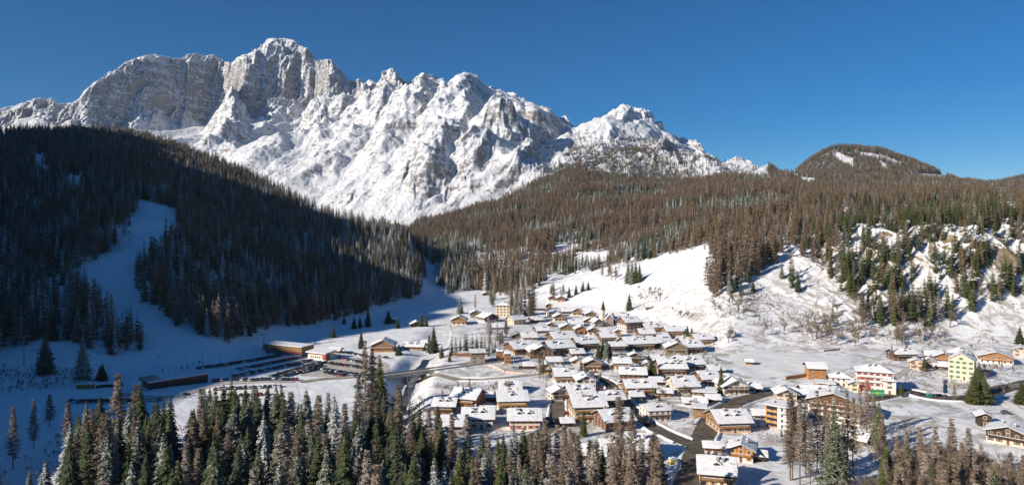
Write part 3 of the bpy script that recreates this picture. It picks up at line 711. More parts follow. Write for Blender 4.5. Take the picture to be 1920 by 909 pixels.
NH = [0]
def house(px, v, wpx, dep, mode, rot, fl, lower, upper, label, win='w', up=1, pitch=24, over=1.45, snow=0.30, balc=None, chim=1, dorm=0, name='chalet', cat='house', shape='gable', metal=0, base=3.0, fh=2.45, attic=True):
    """a house standing where this ground point of the photograph is: px, v = middle of the foot of its front, wpx = front width in photo pixels, dep = depth / width,
       mode G gable in front, E eaves in front; rot degrees (turned left side towards us when positive); fl storeys"""
    g = ground_at(px, v); W = wpx * 1.06 * g.y / FPX; D = W * dep * (1.3 if mode == 'E' and shape == 'gable' else 1.1); rot_w = rot - math.degrees(math.atan2(g.x, g.y)); a = math.radians(rot_w)
    W = max(W, 4.0); D = max(D, 4.0)
    cx_, cy_ = g.x - math.sin(a) * D / 2, g.y + math.cos(a) * D / 2
    if name == 'chalet' or name == 'house': fl = fl - 1 if (fl >= 3 and label[:4] not in ('tall',)) else fl
    NH[0] += 1; r_ = random.Random(NH[0] * 7 + 3)
    z0 = float(np.median(H(np.array([g.x, cx_, cx_ - W / 3, cx_ + W / 3]), np.array([g.y, cy_, cy_, cy_]))))
    z0 = min(z0, g.z + 1.0)
    t = thing(name, label, cat, (cx_, cy_, z0), a)
    hw, hd = W / 2, D / 2; he = fh * fl; tp = math.tan(math.radians(pitch))
    hl = he - fh * up if up else he
    run = hw if mode == 'G' else hd; hr_ = he + run * tp            # ridge height
    # walls
    m = MB(); m.box(-hw, hw, -hd, hd, -base, hl); m.obj('wall', MATS['wall_' + lower], t)
    def gable(mb, e, z1):
        if shape != 'gable': mb.box(-hw - e, hw + e, -hd - e, hd + e, z1, he); return
        if mode == 'G': mb.prism([(-hw - e, z1), (hw + e, z1), (hw + e, he), (0, hr_), (-hw - e, he)], -hd - e, hd + e)
        else:
            b = len(mb.v); pr = [(-hd - e, z1), (hd + e, z1), (hd + e, he), (0, hr_), (-hd - e, he)]
            q = MB().prism(pr, -hw - e, hw + e); mb.add([(y, x, z) for x, y, z in q.v], [f[::-1] for f in q.f])
    m = MB(); gable(m, 0.06 if up else 0.0, hl + (0.002 if up else 0.0)); m.obj('upper_wall' if up else 'gable_wall', MATS['wall_' + (upper if up else lower)], t)
    # roof boards and the snow on them
    rf = MB(); sn = MB(); oe = over; ot = 0.22
    if shape == 'gable':
        rx = (hw if mode == 'G' else hd) + oe; ry = (hd if mode == 'G' else hw) + oe * 0.9
        def slab(mb, z_, th, inset, wav=0.0):
            zt = he + run * tp + z_; q = MB()
            X = rx - inset
            pr = [(-X, zt - X * tp), (0, zt), (X, zt - X * tp), (X, zt - X * tp + th), (0, zt + th), (-X, zt - X * tp + th)]
            q.add([(x, -(ry - inset), z) for x, z in pr] + [(x, ry - inset, z) for x, z in pr],
                  [(0, 1, 7, 6), (1, 2, 8, 7), (2, 3, 9, 8), (3, 4, 10, 9), (4, 5, 11, 10), (5, 0, 6, 11), (0, 5, 4, 1), (1, 4, 3, 2), (6, 7, 10, 11), (7, 8, 9, 10)])
            return q
        q1 = slab(rf, 0.02, ot, 0)
        # snow: uneven sheet over both slopes
        nx, ny = 8, 6; q2 = MB(); vs_ = []; sd = NH[0] * 13.1
        for side in (-1, 1):
            base_i = len(q2.v); gr = []
            for i in range(nx + 1):
                for j in range(ny + 1):
                    yy = -(ry - .12) + (2 * ry - .24) * i / nx; f = j / ny; xx = side * (rx - 0.15) * f
                    zz = he + run * tp + 0.02 + ot - abs(xx) * tp
                    h_ = snow * (0.75 + 0.5 * float(vnoise(np.array([yy * .5 + sd]), np.array([xx * .5 + 40]))[0]))
                    if j == ny or i in (0, nx): h_ *= 0.55
                    gr.append((xx, yy, zz + h_))
            n0 = len(gr); low = [(x, y, he + run * tp + 0.01 + ot - abs(x) * tp) for x, y, z in gr]
            q2.v += gr + low
            for i in range(nx):
                for j in range(ny):
                    A = base_i + i * (ny + 1) + j; B = A + ny + 1
                    q2.f.append((A, A + 1, B + 1, B) if side < 0 else (A, B, B + 1, A + 1)); q2.m.append(0)
            def wallf(ids):
                for p_, q_ in zip(ids[:-1], ids[1:]): q2.f.append((base_i + p_, base_i + q_, base_i + q_ + n0, base_i + p_ + n0)); q2.m.append(0)
            wallf([i * (ny + 1) + ny for i in range(nx + 1)]); wallf(list(range(ny + 1))); wallf([nx * (ny + 1) + j for j in range(ny + 1)])
        if mode == 'E':
            q1.v = [(y, x, z) for x, y, z in q1.v]; q1.f = [f[::-1] for f in q1.f]; q2.v = [(y, x, z) for x, y, z in q2.v]; q2.f = [f[::-1] for f in q2.f]
        rf = q1; sn = q2
    elif shape == 'hip':
        hx, hy = hw + oe * .6, hd + oe * .6; rl = max(0.0, hx - hy); ry_ = max(0.0, hy - hx); zr = he + min(hx, hy) * tp
        for mb, dz, ins in ((rf, 0.0, 0), (sn, 0.24, 0.15)):
            X, Y = hx - ins, hy - ins
            mb.add([(-X, -Y, he + dz), (X, -Y, he + dz), (X, Y, he + dz), (-X, Y, he + dz), (-rl, -ry_, zr + dz), (rl, -ry_, zr + dz), (rl, ry_, zr + dz), (-rl, ry_, zr + dz),
                    (-X, -Y, he + dz - .2), (X, -Y, he + dz - .2), (X, Y, he + dz - .2), (-X, Y, he + dz - .2)],
                   [(0, 1, 5, 4), (1, 2, 6, 5), (2, 3, 7, 6), (3, 0, 4, 7), (4, 5, 6, 7), (0, 8, 9, 1), (1, 9, 10, 2), (2, 10, 11, 3), (3, 11, 8, 0), (8, 11, 10, 9)])
        hr_ = zr
    else:   # flat or single-pitch
        s_ = 0.10 * D
        for mb, dz, ins, th in ((rf, 0.0, 0, 0.25), (sn, 0.25, 0.1, 0.4)):
            X, Y = hw + oe * .7 - ins, hd + oe * .7 - ins
            mb.add([(-X, -Y, he + dz), (X, -Y, he + dz), (X, Y, he + dz + s_), (-X, Y, he + dz + s_), (-X, -Y, he + dz + th), (X, -Y, he + dz + th), (X, Y, he + dz + s_ + th), (-X, Y, he + dz + s_ + th)],
                   [(0, 3, 2, 1), (4, 5, 6, 7), (0, 1, 5, 4), (1, 2, 6, 5), (2, 3, 7, 6), (3, 0, 4, 7)])
        MB().box(-hw + .02, hw - .02, hd - .4, hd - .01, he - .1, he + s_).obj('parapet', MATS['wall_' + (upper if up else lower)], t)
        hr_ = he + s_
    r0 = rf.obj('roof', MATS['roof_metal' if metal else 'roof_board'], t)
    sn.obj('roof_snow', MATS['roof_snow'], r0, smooth=False)
    # chimneys, dormers
    if wpx > 30 and shape == 'gable': chim = max(chim, 2); dorm = max(dorm, 1 if NH[0] % 3 else 2)
    for c_ in range(chim):
        along = r_.uniform(-.3, .3) * (hd if mode == 'G' else hw) * 2; off = r_.uniform(0.15, 0.5) * run * r_.choice((-1, 1, -1))
        if mode == 'E': off = -abs(off) if c_ == 0 else off
        x_, y_ = (off, along) if mode == 'G' else (along, off)
        if shape == 'flat': zt = he
        elif shape == 'hip': zt = he + 0.2
        else: zt = hr_ - abs(off) * tp
        m = MB(); m.box(x_ - .42, x_ + .42, y_ - .42, y_ + .42, zt - .3, max(zt, hr_ - .8) + 1.5, 0); q = max(zt, hr_ - .8) + 1.5
        m.box(x_ - .55, x_ + .55, y_ - .55, y_ + .55, q, q + .12, 0); m.box(x_ - .45, x_ + .45, y_ - .45, y_ + .45, q + .122, q + .4, 1)
        m.obj('chimney', [MATS['chimney_stone'], MATS['roof_snow']], r0)
    for c_ in range(dorm if mode == 'E' and shape == 'gable' else 0):
        x_ = -hw + 2 * hw * (c_ + 1) / (dorm + 1); y0_ = -hd * 0.62; zb = hr_ - hd * .62 * tp + .2; dw = 1.1
        m = MB(); m.prism([(x_ - dw, zb - .6), (x_ + dw, zb - .6), (x_ + dw, zb + .9), (x_, zb + 1.4), (x_ - dw, zb + .9)], y0_, y0_ + hd * .6, 0)
        m.prism([(x_ - dw - .35, zb + .8), (x_, zb + 1.5), (x_ + dw + .35, zb + .8), (x_ + dw + .35, zb + 1.15), (x_, zb + 1.9), (x_ - dw - .35, zb + 1.15)], y0_ - .35, y0_ + hd * .62, 1)
        m.box(x_ - .55, x_ + .55, y0_ - .05, y0_ + .1, zb - .1, zb + .85, 2)
        m.obj('dormer', [MATS['wall_brown'], MATS['roof_snow'], MATS['window_glass']], r0)
    # windows: front and the side we see (left when the house is right of us or turned, else right)
    psize = wpx
    def wrow(length, n, fn, floors):
        for f_ in range(floors):
            for i in range(n):
                x_ = -length / 2 + length * (i + .5) / n
                fn(x_, f_ * fh + 0.85 + (0.12 if f_ * fh >= hl - .1 and up else 0))
    step = 2.7 if psize > 30 else 3.6
    nf = max(1, min(7, int(W / step))); ns = max(1, min(5, int(D / 3.4)))
    ws = 1.0
    def put(x_, y_, z_, r_z, key=win):
        o = link('window', WIN[key], t, (x_, y_, z_), r_z); return o
    door_i = nf // 2
    def front(x_, z_):
        e = .07 if (up and z_ > hl) else .01
        if z_ < fh and abs(x_ - (-W / 2 + W * (door_i + .5) / nf)) < .1 and psize > 18:
            link('door', DOOR, t, (x_, -hd - e, 0.05), 0); return
        put(x_, -hd - e, z_, 0)
    wrow(W, nf, front, fl)
    if mode == 'G' and attic and shape == 'gable' and run * tp > 1.9: put(0, -hd - .07, he + .25, 0)
    view_right = rot < 0
    if psize > 20 or fl >= 3:
        sx = 1 if view_right else -1
        def side(y_, z_):
            e = .07 if (up and z_ > hl) else .01
            put(sx * (hw + e), y_, z_, math.pi / 2 * sx)
        wrow(D, ns, side, fl)
        if mode == 'E' and attic and shape == 'gable' and run * tp > 1.9: put(sx * (hw + .07), 0, he + .2, math.pi / 2 * sx)
    # balconies
    if balc is None: balc = 1 if (fl >= 2 and up and psize > 24) else 0
    for b_ in range(balc):
        zb = fh * (fl - 1 - b_) + .05
        if zb < 1.5: continue
        m = MB(); y0_ = -hd - 1.15; xb = hw * .88
        m.box(-xb, xb, y0_, -hd + .02, zb - .12, zb, 0); m.box(-xb, xb, y0_, y0_ + .07, zb + .14, zb + 1.0, 0)
        m.box(-xb, -xb + .07, y0_ + .072, -hd, zb + .14, zb + 1.0, 0); m.box(xb - .07, xb, y0_ + .072, -hd, zb + .14, zb + 1.0, 0)
        m.box(-xb, xb, y0_ + .001, y0_ + .14, zb + 1.0, zb + 1.14, 1)
        for i in range(5):
            xx = -xb + 2 * xb * i / 4; m.box(xx - .05, xx + .05, y0_ + .071, y0_ + .17, zb, zb + 1.0, 0)
        m.obj('balcony', [MATS['wall_' + (upper if up else 'brown')], MATS['roof_snow']], t)
    return t, W, D, he

HOUSES = [
 (1345,913,58,1.0,'E',4,3,'white','honey','chalet at the bottom edge beside the road, red corner, honey balcony and wide snow roof', dict(balc=1, dorm=1, chim=3, win='o')),
 (1389,866,40,1.05,'G',-4,3,'white','orange','white chalet with orange shutters and steep snow roof above the bottom edge chalet', dict(up=1, win='o', chim=1, balc=2)),
 (1378,812,58,0.8,'E',24,2,'peach','honey','pink chalet with orange gable balcony beside the bend of the main road', dict(win='w', dorm=2, chim=2)),
 (1459,803,44,0.62,'E',-22,4,'bright_orange','bright_orange','bright orange and white block of flats with a nearly flat snow roof', dict(shape='flat', up=0, chim=1, win='n', balc=0, name='apartment_block', cat='apartment building')),
 (1476,756,32,1.1,'G',12,3,'cream','cream','cream house with two snow gables behind the orange block of flats', dict(up=0, win='w')),
 (1563,792,84,0.62,'G',-6,4,'white','brown','biggest chalet hotel, white walls with brown balconies and a wide low gable', dict(balc=2, chim=3, pitch=19, win='w', name='chalet_hotel', cat='hotel')),
 (1540,745,58,0.5,'E',16,1,'rust','rust','long low building with rust fascia and snow roof behind the biggest chalet hotel', dict(up=0, chim=0, balc=0)),
 (1577,725,34,0.75,'E',8,3,'white','white','white hip-roofed house with two rows of small windows left of the red and white hotel', dict(shape='hip', up=0, win='n', name='house')),
 (1548,728,28,0.6,'E',8,1,'peach','peach','low peach outbuilding with grey snow roof beside the wooden barn', dict(up=0, shape='flat', chim=0)),
 (1533,712,29,0.8,'E',14,3,'orange','orange','tall plank barn with snow roof at the end of the long plank fence', dict(up=0, win='n', balc=0, chim=0, name='barn', cat='barn')),
 (1640,736,58,0.6,'E',6,4,'white','white','red and white hotel with long snow roof behind the green billboard', dict(win='r', chim=3, balc=2, shape='hip', name='hotel', cat='hotel', fh=2.8)),
 (1668,740,20,1.9,'G',6,4,'white','white','white end wing with red shutters on the right of the red hotel', dict(win='r', up=0, chim=1, balc=0, shape='hip', name='house')),
 (1602,735,15,1.0,'G',4,2,'cream','cream','small cream annex with snow roof wedged left of the red hotel', dict(up=0, name='house')),
 (1700,676,40,0.5,'E',34,2,'brown','dark','long dark chalet standing aslant on the lane above the peach house', dict(chim=2)),
 (1719,692,21,0.9,'G',2,2,'peach','peach','peach house with pointed gable below the long dark chalet', dict(up=0, name='house')),
 (1742,690,16,1.0,'G',0,2,'stone','stone','grey stone house half hidden by bare trees right of the peach house', dict(up=0, name='house')),
 (1770,682,28,0.8,'G',10,3,'white','orange','orange and white chalet tucked left of the yellow hotel', dict(balc=2, win='n')),
 (1798,676,34,0.9,'E',0,2,'stone','stone','grey hip roof house behind the yellow hotel', dict(shape='hip', up=0, metal=1, name='house')),
 (1802,712,38,0.9,'G',-5,4,'lemon','lemon','tall yellow hotel with green shutters and pointed gable', dict(up=0, win='g', pitch=33, chim=2, over=.7, name='hotel', cat='hotel', fh=2.9, balc=0)),
 (1764,692,18,0.9,'E',4,1,'brown','brown','low round-roofed shed at the left foot of the yellow hotel', dict(up=0, chim=0, name='shed', cat='shed')),
 (1868,682,50,0.8,'G',8,3,'white','orange','wide orange and white chalet above the snowy field at the right edge', dict(balc=2, win='n', chim=3, pitch=18)),
 (1915,670,24,0.9,'G',-6,3,'pink','pink','pink house cut by the right edge of the photo behind the orange chalet', dict(up=0, win='w', name='house')),
 (1890,834,64,0.8,'G',-8,2,'cream','dark','broad dark-gabled chalet under a huge snow roof in the lower right corner', dict(balc=1, pitch=20, over=1.6, chim=2)),
 (1847,800,20,1.0,'G',12,2,'dark','dark','small dark chalet with one white window behind the larches in the lower right', dict(chim=0, balc=0)),
 (1601,832,36,0.7,'E',-18,1,'brown','brown','brown shed with shaded snow roof below the biggest chalet hotel', dict(up=0, chim=0, name='shed', cat='shed')),
 (1381,741,46,0.9,'G',22,2,'white','white','white house with grey gable beside the road, standing behind the tall narrow spruce', dict(up=0, win='w', chim=2, balc=1)),
 (1416,735,18,1.0,'E',8,1,'rust','rust','rusty plank shed with blue-shaded snow roof right of the white roadside house', dict(up=0, chim=0, name='shed', cat='shed')),
 (1335,726,34,0.9,'E',30,3,'white','rust','chalet with dark rust gable and broad snow roof left of the tall narrow spruce', dict(win='n', chim=2)),
 (1290,740,40,1.0,'E',24,3,'cream','cream','cream terraced house stepping down towards the road in the middle of the village', dict(up=0, win='n', balc=2, chim=1, name='house')),
 (1320,744,38,0.6,'E',4,1,'white','white','low white pavilion, top of the three stacked roofs left of the road', dict(shape='flat', up=0, chim=0, name='pavilion', cat='pavilion')),
 (1313,762,19,0.8,'E',2,1,'honey','honey','small wooden pavilion, middle of the three stacked roofs left of the road', dict(up=0, chim=0, name='pavilion', cat='pavilion')),
 (1311,784,21,0.8,'E',0,2,'honey','honey','wooden pavilion nearest the road below two similar roofs', dict(up=0, chim=0, shape='flat', name='pavilion', cat='pavilion')),
 (1300,696,42,0.8,'E',26,3,'white','brown','white and brown chalet with purple-tinted roof below the upper row of chalets', dict(dorm=1, chim=2)),
 (1263,705,46,0.8,'E',14,2,'cream','rust','chalet with a long roof dormer and rusty wooden upper wall', dict(dorm=3, chim=2)),
 (1247,744,22,0.7,'E',6,1,'honey','honey','little honey-coloured garage right of the long wooden lodge', dict(up=0, chim=0, name='garage', cat='garage')),
 (1203,742,52,0.6,'E',16,3,'stone','orange','long wooden lodge with orange balconies under a stepped snow roof', dict(balc=2, chim=2)),
 (1237,790,42,0.85,'E',22,3,'white','white','plain big white house with a blank left gable beside the dark road', dict(up=0, win='n', chim=1, balc=1, pitch=15, over=.4, name='house')),
 (1187,716,44,0.6,'E',4,2,'rust','rust','grey-white double roofed house above the long wooden lodge', dict(up=0, chim=2, dorm=1)),
 (1167,694,28,0.8,'E',6,3,'cream','honey','cream house with honey eaves below the dark wooden cube', dict(chim=2)),
 (1191,680,20,0.8,'G',4,3,'brown','brown','dark wooden cube-like chalet with rounded lower front', dict(up=0, chim=1, balc=1)),
 (1112,696,31,0.9,'G',6,3,'cream','honey','cream chalet with timber gable above the road junction', dict(chim=2, balc=2)),
 (1083,684,20,0.9,'G',6,1,'cream','brown','small low gabled house left of the cream timber-gabled chalet', dict(up=0, chim=1)),
 (1100,728,32,1.0,'G',10,3,'white','white','white house with three dark shutters and wide eaves at the end of the bridge road', dict(up=0, win='w', chim=2, balc=0)),
 (1062,720,38,0.8,'E',10,3,'white','honey','white house with orange gable where the bridge road enters the village', dict(chim=1)),
 (1025,702,24,0.9,'G',8,3,'yellow','yellow','sunlit yellow house with porch behind the roadside larch', dict(up=0, win='n', balc=1, name='house')),
 (992,692,17,0.6,'E',4,1,'rust','rust','small rusty shed with snow cap beside the yellow house', dict(up=0, chim=0, name='shed', cat='shed')),
 (937,678,11,1.0,'E',4,3,'orange','orange','left one of the twin tall orange plank huts', dict(up=0, chim=1, name='plank_hut', cat='hut', fh=2.2, over=.5)),
 (952,682,11,1.0,'E',4,3,'orange','orange','right one of the twin tall orange plank huts', dict(up=0, chim=0, name='plank_hut', cat='hut', fh=2.2, over=.5)),
 (896,683,25,0.8,'E',4,3,'stone','olive','tall narrow house with three stepped snow terraces at the edge of the open snowfield', dict(shape='flat', chim=1, balc=0)),
 (985,665,42,0.75,'E',28,3,'cream','rust','large chalet with white-spotted rust gable, left end of the dense chalet rows', dict(chim=2)),
 (1017,672,42,0.8,'G',14,2,'rust','rust','broad brown chalet with low gable in front of the large rust-gabled chalet', dict(up=0, chim=1)),
 (1055,664,46,0.7,'E',26,3,'dark','dark','long dark chalet with brown gable, second of the dense rows', dict(chim=3)),  # dark wall colours in these rows include the shade on their fronts
 (1060,645,42,0.7,'E',24,2,'dark','brown','dark chalet with ribbed snow roof behind the long dark chalet', dict(chim=2)),
 (1104,655,40,0.7,'E',26,2,'brown','brown','brown-gabled chalet with ribbed snow roof left of the four spruces', dict(chim=2)),
 (1142,643,26,0.7,'E',20,2,'dark','rust','narrow chalet roof between the church and the four spruces', dict(chim=1)),
 (1160,660,28,0.6,'E',18,2,'blue','dark','chalet roof in blue shade right of the four spruces', dict(chim=1)),  # blue lower wall: the blue shade is put into the wall colour
 (1202,656,54,0.55,'E',22,3,'dark','olive','very long dark-fronted chalet with olive gable on its left end', dict(chim=4)),  # the front's own shade is put into the dark lower wall colour
 (1248,654,28,0.8,'E',30,3,'dark','dark','dark chalet with white-dotted gable right of the very long one', dict(chim=2)),
 (1270,664,38,0.7,'G',10,3,'olive','olive','olive-brown chalet with wide sunlit gable below the right end of the rows', dict(chim=2, balc=2)),
 (1302,662,32,0.9,'E',26,3,'dark','brown','chalet with a big tilted snow roof at the right end of the rows', dict(chim=1, dorm=1)),
 (1322,647,32,0.7,'E',28,2,'cream','orange','last chalet on the right with orange gable and shadow on the snow', dict(chim=2)),
 (1266,631,30,0.65,'E',24,2,'cream','orange','chalet with bright orange plank gable and dark front beams above the rows', dict(chim=1)),
 (1228,624,34,0.65,'E',26,2,'grey','orange','chalet with orange gable right of the tall striped hotel', dict(chim=3)),
 (1188,624,30,0.8,'E',32,4,'white','rust','tall hotel with red and white striped gable near the church', dict(chim=2, balc=2, name='hotel', cat='hotel', win='w')),
 (1215,636,26,0.8,'E',20,2,'cream','rust','snow-roofed house with rusty corner below the striped hotel', dict(chim=1)),
 (1158,632,11,0.9,'G',4,3,'orange','orange','small tall orange house in front of the church', dict(up=0, chim=0, name='house')),
 (1163,610,17,0.9,'E',20,2,'cream','brown','cream house right of the church body', dict(chim=1)),
 (1165,597,20,0.8,'E',16,1,'white','brown','low roof behind the church near the meadow', dict(chim=2)),
 (1122,613,15,1.1,'G',24,2,'grey','grey','barn-like grey house with steep snow roof left of the church spire', dict(up=0, chim=0, pitch=32)),
 (1108,598,18,0.9,'G',4,2,'cream','brown','cream and brown chalet at the edge of the sunny meadow', dict(chim=1)),
 (1105,606,19,0.8,'G',2,1,'white','rust','low house with rust-red gable just below the cream and brown meadow chalet', dict(chim=0)),
 (1082,592,17,0.9,'G',4,3,'cream','honey','honey-coloured chalet on a cream base, alone on the lower meadow', dict(chim=1, balc=2)),
 (1112,629,16,0.9,'G',8,2,'white','rust','small red-trimmed gabled house in the middle of the upper village', dict(chim=0)),
 (1090,627,21,0.9,'G',12,2,'dark','orange','dark chalet with orange gable beam left of the small red-trimmed house', dict(chim=1)),
 (1064,624,24,0.9,'G',6,2,'dark','olive','olive-dark gabled chalet with tall chimney in the upper village', dict(chim=2)),
 (1080,611,23,0.8,'E',10,1,'grey','grey','white-roofed low house above the olive-dark chalet', dict(up=0, chim=1)),
 (1050,602,20,0.9,'G',10,2,'cream','honey','honey-brown chalet with ladder-like balconies at the left of the meadow', dict(chim=1, balc=1)),
 (1036,594,16,0.8,'E',12,3,'cream','cream','cream three-storey house behind the honey-brown ladder-balcony chalet', dict(up=0, chim=1, name='house')),
 (1029,580,10,0.9,'G',4,2,'orange','orange','bright orange hut at the foot of the meadow', dict(up=0, chim=0, name='hut', cat='hut')),
 (1035,566,12,0.9,'G',4,2,'white','rust','left chalet of the pair high on the meadow edge', dict(chim=0)),
 (1052,567,14,0.9,'G',4,2,'pink','rust','right, larger chalet of the pair high on the meadow edge', dict(chim=1)),
 (1006,582,30,0.5,'E',2,1,'dark','dark','long dark shed with flat snow roof beside the conifer group', dict(up=0, chim=0, shape='flat', name='shed', cat='shed')),
 (975,608,27,0.7,'E',38,2,'peach','cream','cream corner house with one lit and one shaded side below the conifer group', dict(up=0, chim=1, name='house', win='n')),
 (943,594,25,0.8,'E',-10,4,'cream','cream','cream four-storey hotel with red balconies and hipped roof', dict(up=0, shape='hip', win='w', balc=0, name='hotel', cat='hotel', fh=2.8)),
 (922,604,28,0.9,'G',30,2,'white','dark','white chalet with dark shaded gable in front of the four-storey hotel', dict(chim=1)),
 (891,596,17,0.9,'G',4,2,'stone','olive','grey-green house with snow-heaped roof beside the bare spire-like tree', dict(chim=0)),
 (860,609,26,0.9,'G',-4,3,'cream','orange','chalet with glowing orange gable on the shadow line', dict(chim=2, balc=1)),
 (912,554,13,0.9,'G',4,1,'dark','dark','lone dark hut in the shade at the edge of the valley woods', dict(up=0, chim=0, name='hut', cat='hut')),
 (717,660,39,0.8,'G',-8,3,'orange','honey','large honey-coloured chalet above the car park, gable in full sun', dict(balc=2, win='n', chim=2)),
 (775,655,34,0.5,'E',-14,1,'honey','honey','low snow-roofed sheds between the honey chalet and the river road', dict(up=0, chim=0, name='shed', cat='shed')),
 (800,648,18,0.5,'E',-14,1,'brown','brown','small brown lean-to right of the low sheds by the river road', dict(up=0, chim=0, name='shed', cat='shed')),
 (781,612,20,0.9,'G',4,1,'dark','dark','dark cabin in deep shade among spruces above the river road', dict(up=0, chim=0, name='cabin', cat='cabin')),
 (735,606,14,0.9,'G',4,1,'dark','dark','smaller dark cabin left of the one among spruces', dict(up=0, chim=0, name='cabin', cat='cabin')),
 (627,662,17,0.7,'E',-20,1,'orange','orange','kiosk with bright snow roof at the corner of the car park', dict(up=0, chim=0, name='kiosk', cat='kiosk')),
 (1074,642,20,0.8,'E',20,1,'cream','olive','low olive-gabled roof squeezed between the ribbed-roof chalets', dict(chim=0)),
 (994,638,26,0.8,'E',14,1,'cream','cream','low cream house in front of the snowy garden left of the dense rows', dict(up=0, chim=1)),
 (969,634,15,0.9,'G',4,1,'white','dark','small hut with arched dark gable near the conifers', dict(chim=0, name='hut', cat='hut')),
 (1019,624,22,0.8,'E',16,1,'cream','brown','low house with broad white roof above the dense rows', dict(chim=1)),
 (1033,613,12,0.9,'G',4,1,'cream','rust','tiny gabled house above the broad white roof', dict(chim=0)),
 (1045,640,17,0.9,'G',6,1,'brown','olive','small olive gable peeping over the dense rows', dict(chim=0)),
 (1107,792,56,0.8,'E',14,4,'cream','honey','four-storey cream house with honey upper floor and studded snow roof', dict(balc=2, chim=4, fh=2.6)),
 (1093,756,44,0.8,'E',18,2,'rust','bright_orange','house with bright orange left gable above the four-storey cream house', dict(chim=1, dorm=1)),
 (1050,752,27,0.9,'G',18,3,'white','white','white house with shaded gable and orange side at the street corner', dict(up=0, win='w', chim=0, balc=1)),
 (1152,766,38,0.8,'E',22,2,'cream','rust','cream house with long dormer left of the dark street', dict(dorm=2, chim=1)),
 (1163,808,54,0.8,'E',26,2,'rust','rust','house with big wooden side gable and chimney stack beside the shaded street', dict(up=0, chim=2)),
 (1200,868,44,1.3,'E',6,3,'cream','cream','large cream house with roof windows at the lower end of the street', dict(up=0, dorm=1, chim=4, win='w', balc=1)),
 (1104,862,54,0.6,'E',-4,1,'rust','rust','low house under blue-shaded snow behind the bottom larches', dict(up=0, chim=2)),
 (832,778,36,0.8,'E',-10,2,'rust','rust','brown chalet with smooth snow roof below the bridge', dict(up=0, chim=1, balc=1)),
 (868,762,46,0.8,'E',-24,2,'brown','honey','house with dark right gable and littered snow roof below the bridge road', dict(chim=1, dorm=1)),
 (896,803,52,0.75,'E',-2,2,'white','grey','wide white-roofed house, highest behind the bottom spruces', dict(up=0, chim=2, dorm=2)),
 (808,820,44,0.8,'E',-2,1,'white','white','left one of the three joined white roofs behind the bottom spruces', dict(up=0, chim=1)),
 (850,818,42,0.9,'E',-2,2,'grey','grey','middle one of the three joined white roofs behind the bottom spruces', dict(up=0, chim=2)),
 (962,768,50,0.75,'E',6,2,'cream','bright_orange','house with rounded snow roof and orange left wall above the cream red-shuttered house', dict(chim=2, dorm=1)),
 (984,806,54,0.75,'E',2,3,'cream','cream','cream house with red shutters and split snow roof behind the bottom trees', dict(up=0, win='r', chim=1, dorm=1)),
 (957,738,36,0.9,'E',2,1,'grey','grey','snowed-in house with one dark dormer just below the bridge road', dict(up=0, dorm=1, chim=1)),
 (1058,735,20,0.8,'E',8,1,'grey','grey','low snow-capped annex left of the site fences',dict(up=0,chim=0)),
 (1140,748,22,0.7,'E',12,1,'white','white','low white-roofed outbuilding beside the shaded yard',dict(up=0,chim=0)),
 (1174,728,24,0.6,'E',6,1,'cream','cream','flat snow-covered terrace building left of the long wooden lodge',dict(up=0,chim=0,shape='flat')),
 (1232,722,20,0.8,'E',12,1,'brown','brown','small brown outbuilding between the lodge and the rusty dormer chalet',dict(up=0,chim=0)),
 (1278,680,24,0.8,'G',12,1,'honey','honey','low honey chalet under the olive-brown one',dict(up=0,chim=1)),
 (1236,680,22,0.8,'E',18,1,'brown','brown','low dark roof in front of the very long dark chalet',dict(up=0,chim=1)),
 (1214,690,18,0.9,'G',4,1,'cream','cream','small cream house in the shade left of the olive spruce',dict(up=0,chim=0)),
 (1142,690,20,0.8,'E',10,1,'grey','grey','grey low house right of the cream timber-gabled chalet',dict(up=0,chim=1)),
 (1084,668,22,0.8,'E',18,1,'brown','rust','roof squeezed left of the four spruces',dict(up=0,chim=1)),
 (1040,684,24,0.7,'E',10,1,'white','white','long snowy terrace roof above the yellow house',dict(up=0,chim=0)),
 (1180,646,20,0.8,'E',20,1,'rust','rust','rusty low roof left of the very long dark chalet',dict(up=0,chim=1)),
 (1130,628,18,0.8,'E',16,1,'cream','brown','little house under the barn-like grey one',dict(chim=0)),
 (1070,634,18,0.9,'G',12,1,'brown','brown','small brown gable below the olive-dark one',dict(up=0,chim=0)),
 (1244,636,20,0.8,'E',24,1,'cream','rust','low house under the chalet with orange planks',dict(chim=1)),
 (1290,646,22,0.8,'E',26,1,'brown','brown','brown low chalet between the two orange-gabled ones on the right',dict(up=0,chim=1)),
 (1344,700,24,0.8,'E',26,1,'cream','brown','small chalet at the pond edge above the tall narrow spruce',dict(chim=1)),
 (1360,716,18,0.9,'E',20,1,'brown','brown','brown shed just right of the chalet with the dark rust gable',dict(up=0,chim=0,name='shed',cat='shed')),
 (1268,724,22,0.8,'E',20,1,'white','white','white low annex below the rusty dormer chalet',dict(up=0,chim=0)),
 (1338,756,20,0.8,'E',10,1,'brown','brown','dark shed behind the three stacked pavilions',dict(up=0,chim=0,name='shed',cat='shed')),
 (1292,762,18,0.8,'E',10,1,'white','white','little white shed left of the stacked pavilions',dict(up=0,chim=0,name='shed',cat='shed')),
 (1195,750,20,0.8,'E',18,1,'cream','cream','low cream annex in front of the long wooden lodge',dict(up=0,chim=1)),
 (1135,792,22,0.8,'E',24,1,'white','white','white annex between the four-storey house and the big wooden gable',dict(up=0,chim=0)),
 (1064,800,18,0.8,'E',10,1,'brown','brown','brown lean-to left of the four-storey cream house',dict(up=0,chim=0,name='shed',cat='shed')),
 (1142,846,26,0.8,'E',10,1,'grey','grey','low grey house between the bottom larches',dict(up=0,chim=1)),
